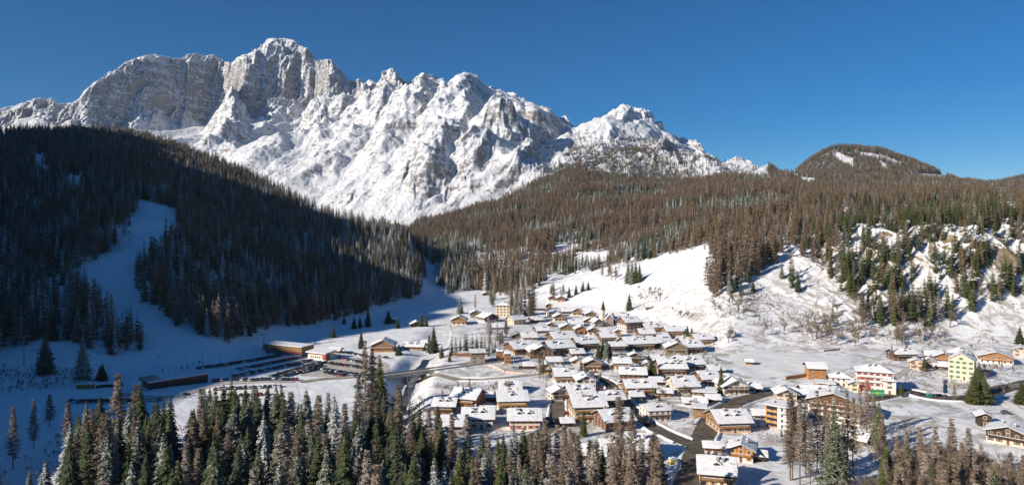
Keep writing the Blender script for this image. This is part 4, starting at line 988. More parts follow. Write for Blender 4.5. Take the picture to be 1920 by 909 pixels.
 (924,752,26,0.7,'E',-6,1,'brown','brown','brown low house left of the one with the rounded snow roof',dict(up=0,chim=1)),
 (914,778,22,0.7,'E',-4,1,'white','white','white shed behind the wide white-roofed house',dict(up=0,chim=0,name='shed',cat='shed')),
 (1424,864,14,0.9,'E',4,1,'dark','dark','small dark annex at the right wall of the white chalet with orange shutters',dict(up=0,chim=0,name='shed',cat='shed')),
 (1338,848,28,0.6,'E',8,1,'honey','honey','low honey carport left of the white chalet with orange shutters',dict(up=0,chim=0,name='carport',cat='carport')),
 (1428,786,26,0.7,'E',14,1,'grey','grey','snow-covered garage between the pink chalet and the orange block',dict(up=0,chim=0,name='garage',cat='garage')),
 (1505,748,22,0.8,'E',10,1,'rust','rust','small rust-walled roof left end of the long low building',dict(up=0,chim=0)),
 (1750,672,22,0.8,'E',8,1,'brown','brown','brown shed above the peach house',dict(up=0,chim=0,name='shed',cat='shed')),
 (1836,676,16,0.8,'E',0,1,'honey','honey','honey shed between the yellow hotel and the orange chalet',dict(up=0,chim=0,name='shed',cat='shed')),
 (1405,684,8,1.0,'E',6,1,'honey','honey','tiny hut casting a shadow on the frozen pond',dict(up=0,chim=0,name='hut',cat='hut')),
 (1216,580,8,1.0,'E',6,1,'rust','rust','tiny rust hay hut high on the sunny meadow',dict(up=0,chim=0,name='hut',cat='hut')),
 (1008,604,20,0.7,'E',20,1,'cream','brown','low house behind the cream corner house',dict(chim=1)),
 (1062,588,16,0.8,'E',8,1,'dark','brown','dark roof between the two honey chalets at the meadow edge',dict(chim=1)),
 (932,618,22,0.7,'E',10,1,'grey','grey','snowy shed row below the white chalet with the dark gable',dict(up=0,chim=0)),
]
for h in HOUSES:
    kw = dict(h[10]); t_, W_, D_, he_ = house(*h[:9], h[9], **kw)
    if h[0] == 1640:
        for x0, x1 in ((-.46, -.10), (.22, .40)): MB().box(W_ * x0, W_ * x1, -D_ / 2 - .05, -D_ / 2 + .05, .4, he_ - .6).obj('red_facade', MATS['wall_red'], t_)
    if kw.get('name') == 'apartment_block':
        MB().box(-W_ * .02, W_ * .34, -D_ / 2 - .16, -D_ / 2 + .05, .3, he_ - .1).obj('white_panel', MATS['wall_white'], t_)
        for f_ in range(4):
            link('window', WIN['n'], t_, (W_ * .16, -D_ / 2 - .18, f_ * 2.45 + .85), 0); MB().box(-W_ * .46, -W_ * .05, -D_ / 2 - .12, -D_ / 2 - .02, f_ * 2.45 + .75, f_ * 2.45 + 2.1).obj('window_band', MATS['window_glass'], t_)

# ---------------------------------------------------------------- church
def church():
    g = ground_at(1143, 611); t = thing('church', 'small church with pointed dark spire among the upper village roofs', 'church', (g.x, g.y, g.z), math.radians(18))
    m = MB(); m.prism([(-4, -2), (4, -2), (4, 6.5), (0, 10.5), (-4, 6.5)], 0, 14); m.obj('nave', MATS['wall_pink'], t)
    m = MB(); m.prism([(-4.6, 6.1), (0, 10.7), (4.6, 6.1), (4.6, 6.6), (0, 11.2), (-4.6, 6.6)], -.5, 14.5); r = m.obj('roof', MATS['roof_snow'], t)
    m = MB(); m.box(-6.8, -4.1, 1, 3.7, -2, 15); m.obj('tower', MATS['wall_cream'], t)
    m = MB(); cx_, cy_ = -5.45, 2.35
    m.add([(cx_ - 1.6, cy_ - 1.6, 15), (cx_ + 1.6, cy_ - 1.6, 15), (cx_ + 1.6, cy_ + 1.6, 15), (cx_ - 1.6, cy_ + 1.6, 15), (cx_, cy_, 24)], [(0, 1, 4), (1, 2, 4), (2, 3, 4), (3, 0, 4), (3, 2, 1, 0)])
    m.tube((cx_, cy_, 23.8), (cx_, cy_, 25.2), .08, .05, 5)
    m.obj('spire', MATS['wall_dark'], t)
    for z_ in (4, 10.5): link('window', WIN['n'], t, (cx_, .98, z_), 0)
    for x_ in (-2, 2): link('window', WIN['n'], t, (x_, -.02, 2.6), 0)
    link('door', DOOR, t, (0, -.03, 0), 0)
church()

# ---------------------------------------------------------------- roads, river, paved places
def smooth_path(pts, n=10):
    P_ = [Vector(p) for p in pts]; P_ = [P_[0] * 2 - P_[1]] + P_ + [P_[-1] * 2 - P_[-2]]; out_ = []
    for i in range(1, len(P_) - 2):
        for j in range(n):
            t = j / n; a, b, c, d = P_[i - 1:i + 3]
            out_.append(0.5 * (2 * b + (c - a) * t + (2 * a - 5 * b + 4 * c - d) * t * t + (3 * b - a - 3 * c + d) * t ** 3))
    out_.append(P_[-2]); return out_
def on_map(pts): return [ground_at(p, v).xy for p, v in pts]
def ribbon(name, path, width, mat, lift=0.12, cross=7, prof=None, kind='structure', hfun=None):
    pp = smooth_path(path); pts = [pp[0]]
    for p in pp[1:]:
        while (p - pts[-1]).length > 3.0: pts.append(pts[-1] + (p - pts[-1]).normalized() * 2.5)
    V_ = []; F_ = []
    for i, p in enumerate(pts):
        d = (pts[min(i + 1, len(pts) - 1)] - pts[max(i - 1, 0)]).normalized(); nrm = Vector((-d.y, d.x))
        wj = width * (1 + 0.06 * math.sin(i * 0.7))
        for k_ in range(cross):
            f = k_ / (cross - 1) - .5; q = p + nrm * f * wj; V_.append((q.x, q.y, (prof(f * 2) if prof else 0)))
    A = np.array(V_); z = H(A[:, 0], A[:, 1]) + lift + A[:, 2]
    # a road is level across its width
    if not prof: z = z.reshape(-1, cross); z = np.maximum(z, z.mean(1, keepdims=True)); z = z.ravel()
    V_ = [(a, b, c) for (a, b, _), c in zip(V_, z)]
    for i in range(len(pts) - 1):
        for k_ in range(cross - 1):
            a = i * cross + k_; F_.append((a, a + 1, a + cross + 1, a + cross))
    m = MB(); m.add(V_, F_); o = m.obj(name, MATS[mat], smooth=True); o['kind'] = kind; return o
def patch(name, poly, mat, lift=0.08, step=2.0, kind='structure'):
    P_ = on_map(poly); P_ = [(p.x, p.y) for p in P_]; xs = [p[0] for p in P_]; ys = [p[1] for p in P_]
    X, Y = np.meshgrid(np.arange(min(xs), max(xs) + step, step), np.arange(min(ys), max(ys) + step, step))
    ins = inpoly(X, Y, P_); Z = H(X, Y) + lift; ids = -np.ones(X.shape, int); m = MB()
    for i, j in zip(*np.nonzero(ins)): ids[i, j] = len(m.v); m.v.append((X[i, j], Y[i, j], Z[i, j]))
    for i in range(X.shape[0] - 1):
        for j in range(X.shape[1] - 1):
            q = [ids[i, j], ids[i, j + 1], ids[i + 1, j + 1], ids[i + 1, j]]
            q = [a for a in q if a >= 0]
            if len(q) >= 3: m.f.append(tuple(q)); m.m.append(0)
    o = m.obj(name, MATS[mat], smooth=True); o['kind'] = kind; return o
simple('packed_snow', (0.80, 0.79, 0.77), 0.08, 0.12); simple('snow_bank', (0.80, 0.80, 0.81), 0.08, 0.8, bumpd=0.3); simple('stream_water', (0.03, 0.045, 0.05), 0.3, 1.0, 0.2); simple('sandy_road', (0.36, 0.31, 0.24), 0.25, 0.3)
MAIN = on_map([(1275, 955), (1292, 905), (1303, 865), (1312, 830), (1328, 800), (1352, 772), (1392, 751), (1440, 738), (1490, 733), (1560, 743), (1620, 750), (1662, 742), (1690, 733), (1740, 743), (1795, 747), (1850, 738), (1920, 720), (2050, 700)])
SIDE = on_map([(1312, 838), (1282, 828), (1245, 812), (1215, 795), (1190, 775), (1168, 750), (1148, 725), (1120, 708), (1100, 702)])
BRID = on_map([(560, 716), (610, 710), (650, 708), (705, 706), (760, 707), (800, 709), (860, 712), (920, 711), (980, 706), (1040, 700), (1100, 702)])
RIVR = on_map([(755, 706), (768, 694), (785, 680), (812, 667), (835, 650), (842, 628), (838, 608), (850, 590)])
def bank(f): return 0.75 * max(0.0, 1 - f * f)
def offset(path, d):
    pp = smooth_path(path, 4); o_ = []
    for i, p in enumerate(pp):
        t = (pp[min(i + 1, len(pp) - 1)] - pp[max(i - 1, 0)]).normalized(); o_.append(p + Vector((-t.y, t.x)) * d)
    return o_
ribbon('road', MAIN, 9.6, 'asphalt', 0.30); ribbon('road', SIDE, 7.0, 'asphalt', 0.26); ribbon('road', BRID, 6.0, 'sandy_road', 0.34); ribbon('road', RIVR, 6.0, 'packed_snow', 0.25)
STREET = on_map([(1046, 752), (1046, 775), (1040, 798), (1012, 816), (985, 826)]); ribbon('road', STREET, 6.5, 'dirty_road', 0.2)
LANE = on_map([(1668, 712), (1688, 702), (1705, 690), (1728, 676), (1745, 662), (1790, 655)]); ribbon('lane', LANE, 4.5, 'trodden_snow', 0.2)
UPPER = on_map([(1100, 702), (1140, 684), (1160, 664), (1200, 668), (1240, 676), (1290, 672)]); ribbon('lane', UPPER, 4.5, 'dirty_road', 0.2)
FIELDLANE = on_map([(940, 690), (965, 698), (1000, 703), (1040, 700)]); ribbon('lane', FIELDLANE, 4.0, 'trodden_snow', 0.2)
HILLLANE = on_map([(900, 664), (930, 655), (965, 646), (1000, 640)]); ribbon('lane', HILLLANE, 4.0, 'packed_snow', 0.2)
PARKROAD = on_map([(215, 738), (280, 744), (340, 741), (400, 722), (470, 718), (560, 716)]); ribbon('lane', PARKROAD, 5.0, 'trodden_snow', 0.2)
RIGHTROAD = on_map([(1850, 738), (1880, 752), (1900, 765), (1935, 790)]); ribbon('lane', RIGHTROAD, 4.5, 'packed_snow', 0.2)
for path, d in ((MAIN[:3], 6.2), (MAIN[4:], 6.2), (MAIN, -6.2), (SIDE[1:], 4.8), (SIDE[1:], -4.8), (BRID[6:], 4.2), (BRID[6:], -4.2), (STREET, 4.4), (STREET, -4.4)):
    ribbon('snow_bank', offset(path, d), 1.9, 'snow_bank', 0.12, 5, bank)
patch('car_park', [(556, 686), (590, 678), (640, 672), (700, 668), (735, 684), (728, 700), (640, 706), (600, 706), (560, 704)], 'trodden_snow', 0.10)
patch('car_park', [(395, 728), (440, 722), (560, 720), (565, 742), (470, 752), (395, 748)], 'packed_snow', 0.10)
patch('frozen_pond', [(1365, 664), (1420, 657), (1500, 660), (1600, 668), (1600, 690), (1522, 700), (1470, 706), (1420, 712), (1385, 700), (1372, 680)], 'packed_snow', 0.10)
# stream under the bridge
ribbon('stream', [Vector(p) for p in GULLY[2:]], 4.0, 'stream_water', 0.5, 3)

# ---------------------------------------------------------------- bridge
def bridge():
    a = ground_at(722, 706.5); b = ground_at(797, 709); a.z = b.z = max(a.z, b.z) * 0 + 0.35
    d = (b - a); L = d.length; t = thing('road_bridge', 'concrete road bridge with pale parapets over the dark stream gully', 'bridge', a, math.atan2(d.y, d.x))
    MB().box(-4, L + 4, -3.6, 3.6, -1.3, 0.15).obj('deck', MATS['concrete'], t)
    for s_ in (-1, 1): MB().box(-14, L + 70, s_ * 3.45 - .15, s_ * 3.45 + .15, .151, 1.15).obj('parapet', MATS['concrete'], t)
    for x_ in (1, L - 1): MB().box(x_ - .6, x_ + .6, -3.3, 3.3, -9, -1.305).obj('abutment', MATS['concrete'], t)
    MB().box(L * .5 - .4, L * .5 + .4, -3, 3, -9, -1.305).obj('pier', MATS['concrete'], t)
bridge()

# ---------------------------------------------------------------- cars
def m_paint(name, c):
    k = NT(name); k.b.inputs['Base Color'].default_value = (*c, 1); k.b.inputs['Roughness'].default_value = 0.32; k.b.inputs['Specular IOR Level'].default_value = 0.5
CARC = {'black': (0.012, 0.013, 0.015), 'dark grey': (0.05, 0.052, 0.056), 'silver': (0.32, 0.33, 0.34), 'white': (0.7, 0.7, 0.7), 'red': (0.35, 0.02, 0.02), 'dark blue': (0.015, 0.03, 0.09), 'yellow': (0.7, 0.55, 0.03), 'green': (0.03, 0.2, 0.14)}
for n_, c_ in CARC.items(): m_paint('paint_' + n_.replace(' ', '_'), c_)
simple('tyre_rubber', (0.02, 0.02, 0.02), 0.1, 3); simple('headlight_glass', (0.75, 0.75, 0.72), 0.05, 3, 0.2)
def car_meshes(estate):
    L, W_ = 4.35, 0.88; m = MB()
    prof = [(-2.15, .35), (2.1, .35), (2.17, .62), (2.05, .82), (1.15, .95), (-1.9, .98), (-2.15, .85)]
    n = len(prof); v = []
    for y_, ins in ((-W_, 0), (W_, 0)): v += [(x, y_ * (1 if z < .9 else .93), z) for x, z in prof]
    m.add(v, [(i, n + i, n + (i + 1) % n, (i + 1) % n) for i in range(n)] + [tuple(range(n)), tuple(range(n, 2 * n))[::-1]])
    rear = -2.0 if estate else -1.55
    m.add([(.25, -.68, 1.44), (-1.35 if not estate else -1.7, -.68, 1.44), (-1.35 if not estate else -1.7, .68, 1.44), (.25, .68, 1.44), (.3, -.68, 1.49), (-1.3, -.68, 1.5), (-1.3, .68, 1.5), (.3, .68, 1.49)],
          [(0, 1, 5, 4), (2, 3, 7, 6), (0, 4, 7, 3), (1, 2, 6, 5), (4, 5, 6, 7)])
    g = MB(); g.add([(1.05, -.8, .95), (rear, -.8, .97), (rear, .8, .97), (1.05, .8, .95), (.25, -.66, 1.45), (-1.33 if not estate else -1.68, -.66, 1.45), (-1.33 if not estate else -1.68, .66, 1.45), (.25, .66, 1.45)],
                    [(0, 4, 5, 1), (1, 5, 6, 2), (2, 6, 7, 3), (3, 7, 4, 0), (4, 7, 6, 5)])
    wh = MB(); wh.tube((0, -.1, 0), (0, .1, 0), .32, .32, 10)
    hl = MB().box(0, .08, -.16, .16, -.07, .07)
    return m, g, wh, hl
CARM = {}
for est in (0, 1):
    m, g, wh, hl = car_meshes(est)
    for n_ in CARC: CARM[n_, est] = m.mesh('car_body', MATS['paint_' + n_.replace(' ', '_')])
    CARM['glass', est] = g.mesh('windows', MATS['window_glass'])
WHEEL = wh.mesh('wheel', MATS['tyre_rubber']); HL = hl.mesh('headlight', MATS['headlight_glass'])
def car(px, v, rz, colour, label, group=None, parts=True, est=None, g=None):
    g = ground_at(px, v) if g is None else g; est = rnd.randrange(2) if est is None else est
    t = thing('parked_car', label, 'car', (g.x, g.y, g.z + .32), rz, group)
    b = link('body', CARM[colour, est], t); link('windows', CARM['glass', est], t)
    if parts:
        for x_ in (-1.35, 1.35):
            for y_ in (-.8, .8): link('wheel', WHEEL, t, (x_, y_, .32))
        for y_ in (-.6, .6): link('headlight', HL, t, (2.08, y_, .68))
    return t
ORD = ['first', 'second', 'third', 'fourth', 'fifth', 'sixth', 'seventh', 'eighth', 'ninth', 'tenth', 'eleventh', 'twelfth', 'thirteenth', 'fourteenth', 'fifteenth', 'sixteenth', 'seventeenth', 'eighteenth', 'nineteenth', 'twentieth',
       'twenty-first', 'twenty-second', 'twenty-third', 'twenty-fourth', 'twenty-fifth', 'twenty-sixth']
def car_row(a, b, n, where, nose=90, parts=False, skip=0.08, lit=False):
    A = ground_at(*a); B = ground_at(*b); d = B - A; ang = math.atan2(d.y, d.x); k_ = 0
    for i in range(n):
        if rnd.random() < skip: continue
        q = A + d * (i / (n - 1)); z = Hs(q.x, q.y); col = rnd.choices(list(CARC)[:6], (7, 7, 3, 4, 1.3, 4))[0]
        car(0, 0, ang + math.radians(nose + rnd.uniform(-4, 4)) + (math.pi if rnd.random() < .3 else 0), col, '%s car, %s from the left in %s' % (col, (ORD[k_] if k_ < 26 else '%dth' % (k_ + 1)), where), 'cars in ' + where, parts, g=Vector((q.x, q.y, z)))
        k_ += 1
car_row((133, 754), (302, 751), 19, 'the lone shaded row by the snowy field', parts=True)
car_row((372, 692), (526, 668), 32, 'the row farthest up the slope')
car_row((448, 694), (572, 669), 28, 'the second slope row')
car_row((440, 707), (582, 677), 30, 'the third slope row')
car_row((508, 707), (600, 681), 20, 'the fourth slope row')
car_row((612, 700), (688, 711), 15, 'the row along the sandy road edge', parts=True)
car_row((560, 700), (600, 692), 9, 'the short row between the two car parks')
car_row((530, 706), (600, 686), 16, 'the fifth slope row')
car_row((648, 662), (700, 672), 12, 'the last row under the honey chalet')
car_row((402, 715), (556, 713), 22, 'the row along the sunlit edge', parts=True)
car_row((404, 732), (524, 726), 14, 'the front sunlit row', parts=True, skip=.15)
car_row((452, 743), (500, 741), 5, 'the short row by the spruce tops', parts=True, skip=0)
car_row((602, 692), (690, 706), 17, 'the front row of the upper car park', parts=True)
car_row((610, 681), (700, 694), 18, 'the middle row of the upper car park', parts=True)
car_row((636, 672), (706, 684), 14, 'the back row of the upper car park')
for px, v, rz, col, lab in ((670, 727, 10, 'green', 'green car alone beside the big larch below the sandy road'), (342, 746, 20, 'silver', 'silver car stopped on the snowy track below the terrace building'), (350, 742, 15, 'black', 'black car beside the silver one on the snowy track'),
        (1600, 790, 4, 'yellow', 'yellow car in front of the biggest chalet hotel'), (1217, 799, -50, 'black', 'black car on the dark street near the big white house'), (1730, 742, 0, 'dark grey', 'dark car on the road left of the bus shelter'),
        (1746, 743, 0, 'silver', 'silver car next to the turquoise one on the right road'), (1036, 793, 70, 'dark blue', 'dark blue car in the shaded bend of the small street'), (1026, 788, 80, 'black', 'black car parked off the small street in the shade'), (1062, 778, 90, 'red', 'red car by the shaded street corner'),
        (1346, 676, 0, 'silver', 'silver car near the frozen pond'), (1010, 694, 5, 'white', 'white car near the yellow house'), (978, 691, 0, 'dark grey', 'dark grey car in front of the twin orange huts'), (966, 692, 3, 'silver', 'silver car in front of the twin orange huts'),
        (700, 672, 20, 'silver', 'silver car under the honey chalet'), (712, 671, 15, 'white', 'white car under the honey chalet'), (724, 672, 10, 'black', 'black car under the honey chalet'), (1500, 765, 60, 'dark grey', 'dark grey car in the alley beside the orange block'),
        (1165, 716, 20, 'silver', 'silver car in the shaded yard below the cream house'), (1176, 722, 20, 'dark blue', 'dark blue car in the shaded yard below the cream house'), (1226, 747, 30, 'black', 'black car beside the honey-coloured garage'), (1886, 776, -40, 'dark grey', 'dark grey car on the white yard above the corner chalet')):
    car(px, v, math.radians(rz), col, lab)

# ---------------------------------------------------------------- ski station, terrace building, small things
def station():
    g = ground_at(532, 664); t = thing('lift_station', 'long lift station with brown fascia and snow roof above the car rows', 'lift station', g, math.radians(-24)); hw = 17
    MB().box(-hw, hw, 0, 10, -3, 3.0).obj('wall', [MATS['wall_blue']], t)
    MB().box(-hw - 1, hw + 1, -1.6, 11, 3.0, 6.2).obj('fascia', MATS['wall_honey'], t)
    r = MB().box(-hw - 1.5, hw + 1.5, -2.2, 11.5, 6.2, 6.5).obj('roof', MATS['roof_board'], t); MB().box(-hw - 1.3, hw + 1.3, -2.0, 11.3, 6.502, 7.0).obj('roof_snow', MATS['roof_snow'], r)
    MB().box(-hw - 2, hw + 2, -2.4, -2.2, 2.2, 2.9).obj('trim', MATS['wall_red'], t)
    for i in range(8): link('window', WIN['n'], t, (-hw + 2 + i * 4.3, -.02, .9), 0)
    g = ground_at(594, 674); t = thing('ticket_building', 'small white and red building with tilted snow roof beside the lift station', 'ticket office', g, math.radians(-26))
    MB().box(-8, 8, 0, 9, -3, 3.4).obj('wall', MATS['wall_white'], t); MB().box(-8.05, 8.05, -.05, .1, 3.402, 4.6).obj('trim', MATS['wall_red'], t); MB().box(5, 8.06, -.07, 4, .2, 3.3).obj('red_bay', MATS['wall_red'], t)
    m = MB(); m.add([(-9, -1.5, 4.6), (9, -1.5, 4.6), (9, 10, 5.6), (-9, 10, 5.6), (-9, -1.5, 5.2), (9, -1.5, 5.2), (9, 10, 6.2), (-9, 10, 6.2)], [(0, 3, 2, 1), (4, 5, 6, 7), (0, 1, 5, 4), (1, 2, 6, 5), (2, 3, 7, 6), (3, 0, 4, 7)])
    m.obj('roof', MATS['roof_snow'], t)
    for i in range(5): link('window', WIN['n'], t, (-5 + i * 1.9, -.03, 1.1), 0)
station()
def terrace():
    a = ground_at(281, 731); b = ground_at(388, 716); d = b - a; L = d.length; t = thing('terrace_building', 'long dark-glazed terrace building set into the bank below the flags', 'building', a, math.atan2(d.y, d.x))
    MB().box(0, L, 0, 12, -3, 3.6).obj('glazed_front', MATS['window_glass'], t)
    for i in range(7):
        x_ = L * i / 6; MB().box(x_ - .4, x_ + .4, -.25, .2, -1, 3.62).obj('pillar', MATS['wall_brown'], t)
    r = MB().box(-1, L + 1, -1.0, 12.5, 3.6, 4.1).obj('roof', MATS['wall_rust'], t); MB().box(-.8, L + .8, -.7, 12.3, 4.102, 4.5).obj('roof_snow', MATS['roof_snow'], r)
    MB().box(-2, 6, 3, 11, 4.5, 5.8).obj('hut', MATS['wall_stone'], r)
terrace()
simple('banner_red', (0.6, 0.06, 0.08), 0.1, 2); simple('banner_white', (0.75, 0.75, 0.78), 0.05, 2)
FL = [(291, 704, 'pale', 0), (304, 706, 'thin red', 1), (317, 706, 'pale yellowish', 0), (328, 703, 'narrow grey', 0), (340, 703, 'red and white', 1), (351, 701, 'bright red and white', 1), (362, 693, 'white', 0), (373, 691, 'faint pink', 1)]
for i, (px, v, c_, red) in enumerate(FL):
    g = ground_at(px, v); t = thing('flag', '%s banner flag, %s from left above the terrace building' % (c_, ORD[i]), 'flag', g, 0, 'banner flags above the terrace building')
    MB().tube((0, 0, 0), (0, 0, 5.6), .06, .05, 6).obj('pole', MATS['metal_grey'], t)
    m = MB(); n = 6
    for s_ in (0, 1):
        for j in range(n + 1): m.v += [(.06 + .06 * math.sin(j), s_ * .03, 2.2 + 3.3 * j / n), (.75 + .1 * math.cos(j * 1.3), s_ * .03 + .08 * math.sin(j), 2.2 + 3.3 * j / n)]
    for s_ in (0, 1):
        for j in range(n): a = s_ * 2 * (n + 1) + 2 * j; m.f.append((a, a + 1, a + 3, a + 2) if s_ == 0 else (a, a + 2, a + 3, a + 1)); m.m.append(1 if (red and j > 1) else 0)
    m.obj('banner', [MATS['banner_white'], MATS['banner_red']], t)
for i, (px, v) in enumerate([(350, 687), (380, 684), (412, 683), (453, 679), (480, 674), (507, 670), (574, 700), (648, 676), (632, 708)]):
    g = ground_at(px, v); t = thing('street_lamp', 'slim lamp post, %s from the left along the car rows' % ORD[i], 'street lamp', g, 0, 'lamp posts along the car park')
    MB().tube((0, 0, -.5), (0, 0, 8.0), .12, .07, 6).obj('pole', MATS['metal_grey'], t); MB().box(-.9, .5, -.12, .12, 7.95, 8.1).obj('lamp_head', MATS['metal_grey'], t)
def pylon(px, v, h, lab, rot=0):
    g = ground_at(px, v); t = thing('lift_pylon', lab, 'lift pylon', g, rot)
    MB().tube((0, 0, -1), (0, 0, h), .35, .22, 8).obj('mast', MATS['metal_grey'], t); MB().box(-2.6, 2.6, -.15, .15, h, h + .3).obj('crossbar', MATS['metal_grey'], t)
    for s_ in (-1, 1): MB().box(s_ * 2.5 - .12, s_ * 2.5 + .12, -1.6, 1.6, h - .35, h - .02).obj('pulley_frame', MATS['metal_grey'], t)
pylon(45, 684, 17, 'tall dark lift pylon between the spruces at the left edge', .5); pylon(495, 646, 8, 'short lift pylon left of the long lift station', .9); pylon(70, 690, 11, 'thin pale lift pylon just left of the snow-topped spruce', .5)
# containers and dark fence below the left bushes
g = ground_at(158, 729); t = thing('shipping_container', 'yellow container under the bushes at the left', 'container', g, .02)
m = MB(); m.box(-4.5, 4.5, 0, 2.4, 0, 2.5)
for i in range(30): m.box(-4.4 + i * .3, -4.28 + i * .3, -.05, 0, .15, 2.35)
m.obj('body', MATS['wall_bright_orange'], t); MB().box(-4.5, 4.5, .02, 2.38, 2.502, 2.8).obj('snow_cap', MATS['roof_snow'], t); MB().box(4.5, 4.56, .1, 2.3, .1, 2.4).obj('door', MATS['wall_orange'], t)
def fence(name, a, b, h, mat, lab, cat='fence', posts=8, th=.08, solid=True, rails=2):
    A = ground_at(*a); B = ground_at(*b); t = thing(name, lab, cat, A); n = posts
    pts = [Vector((A.x + (B.x - A.x) * i / n, A.y + (B.y - A.y) * i / n, 0)) for i in range(n + 1)]
    for p in pts: p.z = Hs(p.x, p.y)
    for i in range(n + 1):
        q = pts[i] - A; MB().box(q.x - .08, q.x + .08, q.y - .08, q.y + .08, q.z - .5, q.z + h + .1).obj('post', MATS[mat], t)
    m = MB()
    for i in range(n):
        p, q = pts[i] - A, pts[i + 1] - A
        zs = [(0.1, h)] if solid else [(h * (k_ + 1) / rails - .08, h * (k_ + 1) / rails + .06) for k_ in range(rails)]
        for z0, z1 in zs: m.add([(p.x, p.y - .09, p.z + z0), (q.x, q.y - .09, q.z + z0), (q.x, q.y - .09, q.z + z1), (p.x, p.y - .09, p.z + z1), (p.x, p.y - .14, p.z + z0), (q.x, q.y - .14, q.z + z0), (q.x, q.y - .14, q.z + z1), (p.x, p.y - .14, p.z + z1)],
                                [(0, 1, 2, 3), (4, 7, 6, 5), (3, 2, 6, 7), (0, 4, 5, 1), (0, 3, 7, 4), (1, 5, 6, 2)])
    m.obj('panel' if solid else 'rail', MATS[mat], t); return t
fence('plank_fence', (180, 728), (230, 723), 1.8, 'wall_dark', 'dark plank fence right of the yellow container')
fence('plank_fence', (1474, 712), (1523, 705), 2.2, 'wall_orange', 'long orange plank fence leading to the wooden barn')
fence('plank_fence', (843, 666), (882, 668), 2.0, 'wall_rust', 'rusty wall below the row of small spruces')
fence('rail_fence', (1533, 655), (1574, 654), 1.2, 'wall_stone', 'front side of the rectangular paddock fence on the snow above the pond', solid=False)
fence('rail_fence', (1536, 649), (1577, 647), 1.2, 'wall_stone', 'rear side of the rectangular paddock fence on the snow above the pond', solid=False)
fence('plank_fence', (1545, 659), (1575, 656), 1.0, 'wall_dark', 'dark board leaning along the snow just below the paddock')
fence('snow_fence', (1110, 740), (1128, 727), 1.6, 'wall_red', 'red netting fence at the building site below the road junction')
fence('snow_fence', (1140, 728), (1122, 745), 1.4, 'wall_red', 'second red netting fence right of the first one at the building site')
fence('rail_fence', (1478, 640), (1522, 644), 1.3, 'wall_brown', 'brown rail fence left of the paddock on the snowy slope', solid=False)
fence('rail_fence', (1262, 770), (1288, 772), 1.1, 'wall_pink', 'reddish fence on the snow right of the plain big white house', solid=False)
fence('garden_wall', (1772, 722), (1822, 722), 1.2, 'concrete', 'pale wall at the foot of the tall yellow hotel', cat='wall')
fence('garden_wall', (1768, 738), (1770, 712), 2.0, 'wall_brown', 'brown wall left below the tall yellow hotel', cat='wall')
fence('garden_wall', (1874, 728), (1935, 722), 2.2, 'concrete', 'retaining wall along the road at the right edge', cat='wall')
fence('garden_wall', (916, 686), (945, 698), 1.4, 'wall_pink', 'curved pinkish wall in front of the twin orange huts', cat='wall')
fence('garden_wall', (946, 699), (985, 703), 1.4, 'wall_pink', 'lower continuation of the pinkish wall towards the yellow house', cat='wall')
# guard rails of the main road
def guard(path, d, lab):
    pp = offset(path, d); A = Vector((pp[0].x, pp[0].y, Hs(*pp[0]))); t = thing('guard_rail', lab, 'guard rail', A); m = MB()
    zs = H(np.array([p.x for p in pp]), np.array([p.y for p in pp]))
    for i in range(len(pp) - 1):
        p = Vector((pp[i].x, pp[i].y, zs[i])) - A; q = Vector((pp[i + 1].x, pp[i + 1].y, zs[i + 1])) - A
        m.add([tuple(p + Vector((0, 0, .9))), tuple(q + Vector((0, 0, .9))), tuple(q + Vector((0, 0, 1.35))), tuple(p + Vector((0, 0, 1.35))), tuple(p + Vector((.1, .1, .9))), tuple(q + Vector((.1, .1, .9))), tuple(q + Vector((.1, .1, 1.35))), tuple(p + Vector((.1, .1, 1.35)))],
              [(0, 1, 2, 3), (4, 7, 6, 5), (3, 2, 6, 7), (0, 4, 5, 1)])
        if i % 2 == 0: MB().box(p.x - .06, p.x + .06, p.y + .11, p.y + .23, p.z - .3, p.z + 1.2).obj('post', MATS['metal_grey'], t)
    m.obj('rail', MATS['concrete'], t)
guard(MAIN[4:9], 7.6, 'pale guard rail on the village side of the curved main road')
# billboard
def billboard():
    g = ground_at(1645, 748); t = thing('billboard', 'green billboard with a yellow emblem in front of the red and white hotel', 'billboard', g, -.05)
    for x_ in (-2.6, 2.6): MB().tube((x_, 0, -.5), (x_, 0, 3.4), .12, .12, 6).obj('post', MATS['metal_grey'], t)
    p = MB().box(-3.6, 3.6, -.1, .1, 1.9, 4.9).obj('panel', MATS['sign_green'], t)
    MB().box(-3.72, 3.72, -.08, .12, 1.75, 1.898).box(-3.72, 3.72, -.08, .12, 4.902, 5.05).obj('frame', MATS['metal_grey'], t)
    m = MB(); n = 14
    for i in range(n):
        a = 2 * math.pi * i / n; r_ = 1 if i % 2 else .72; m.v.append((1.15 * r_ * math.cos(a), -.14, 3.35 + .62 * r_ * math.sin(a)))
    m.v.append((0, -.14, 3.35))
    for i in range(n): m.f.append((i, (i + 1) % n, n)); m.m.append(0)
    m.obj('emblem', MATS['paint_yellow'], p)
    m = MB(); r_ = random.Random(3)
    for x0 in (-3.0, 1.35):
        x_ = x0
        while x_ < x0 + 1.6: w_ = r_.uniform(.12, .3); m.box(x_, x_ + w_, -.13, -.105, 3.2, 3.2 + r_.uniform(.3, .45)); x_ += w_ + .1
    m.obj('lettering', MATS['sign_white'], p)
simple('sign_green', (0.02, 0.30, 0.13), 0.08, 1); simple('sign_white', (0.7, 0.75, 0.6), 0.05, 1); billboard()
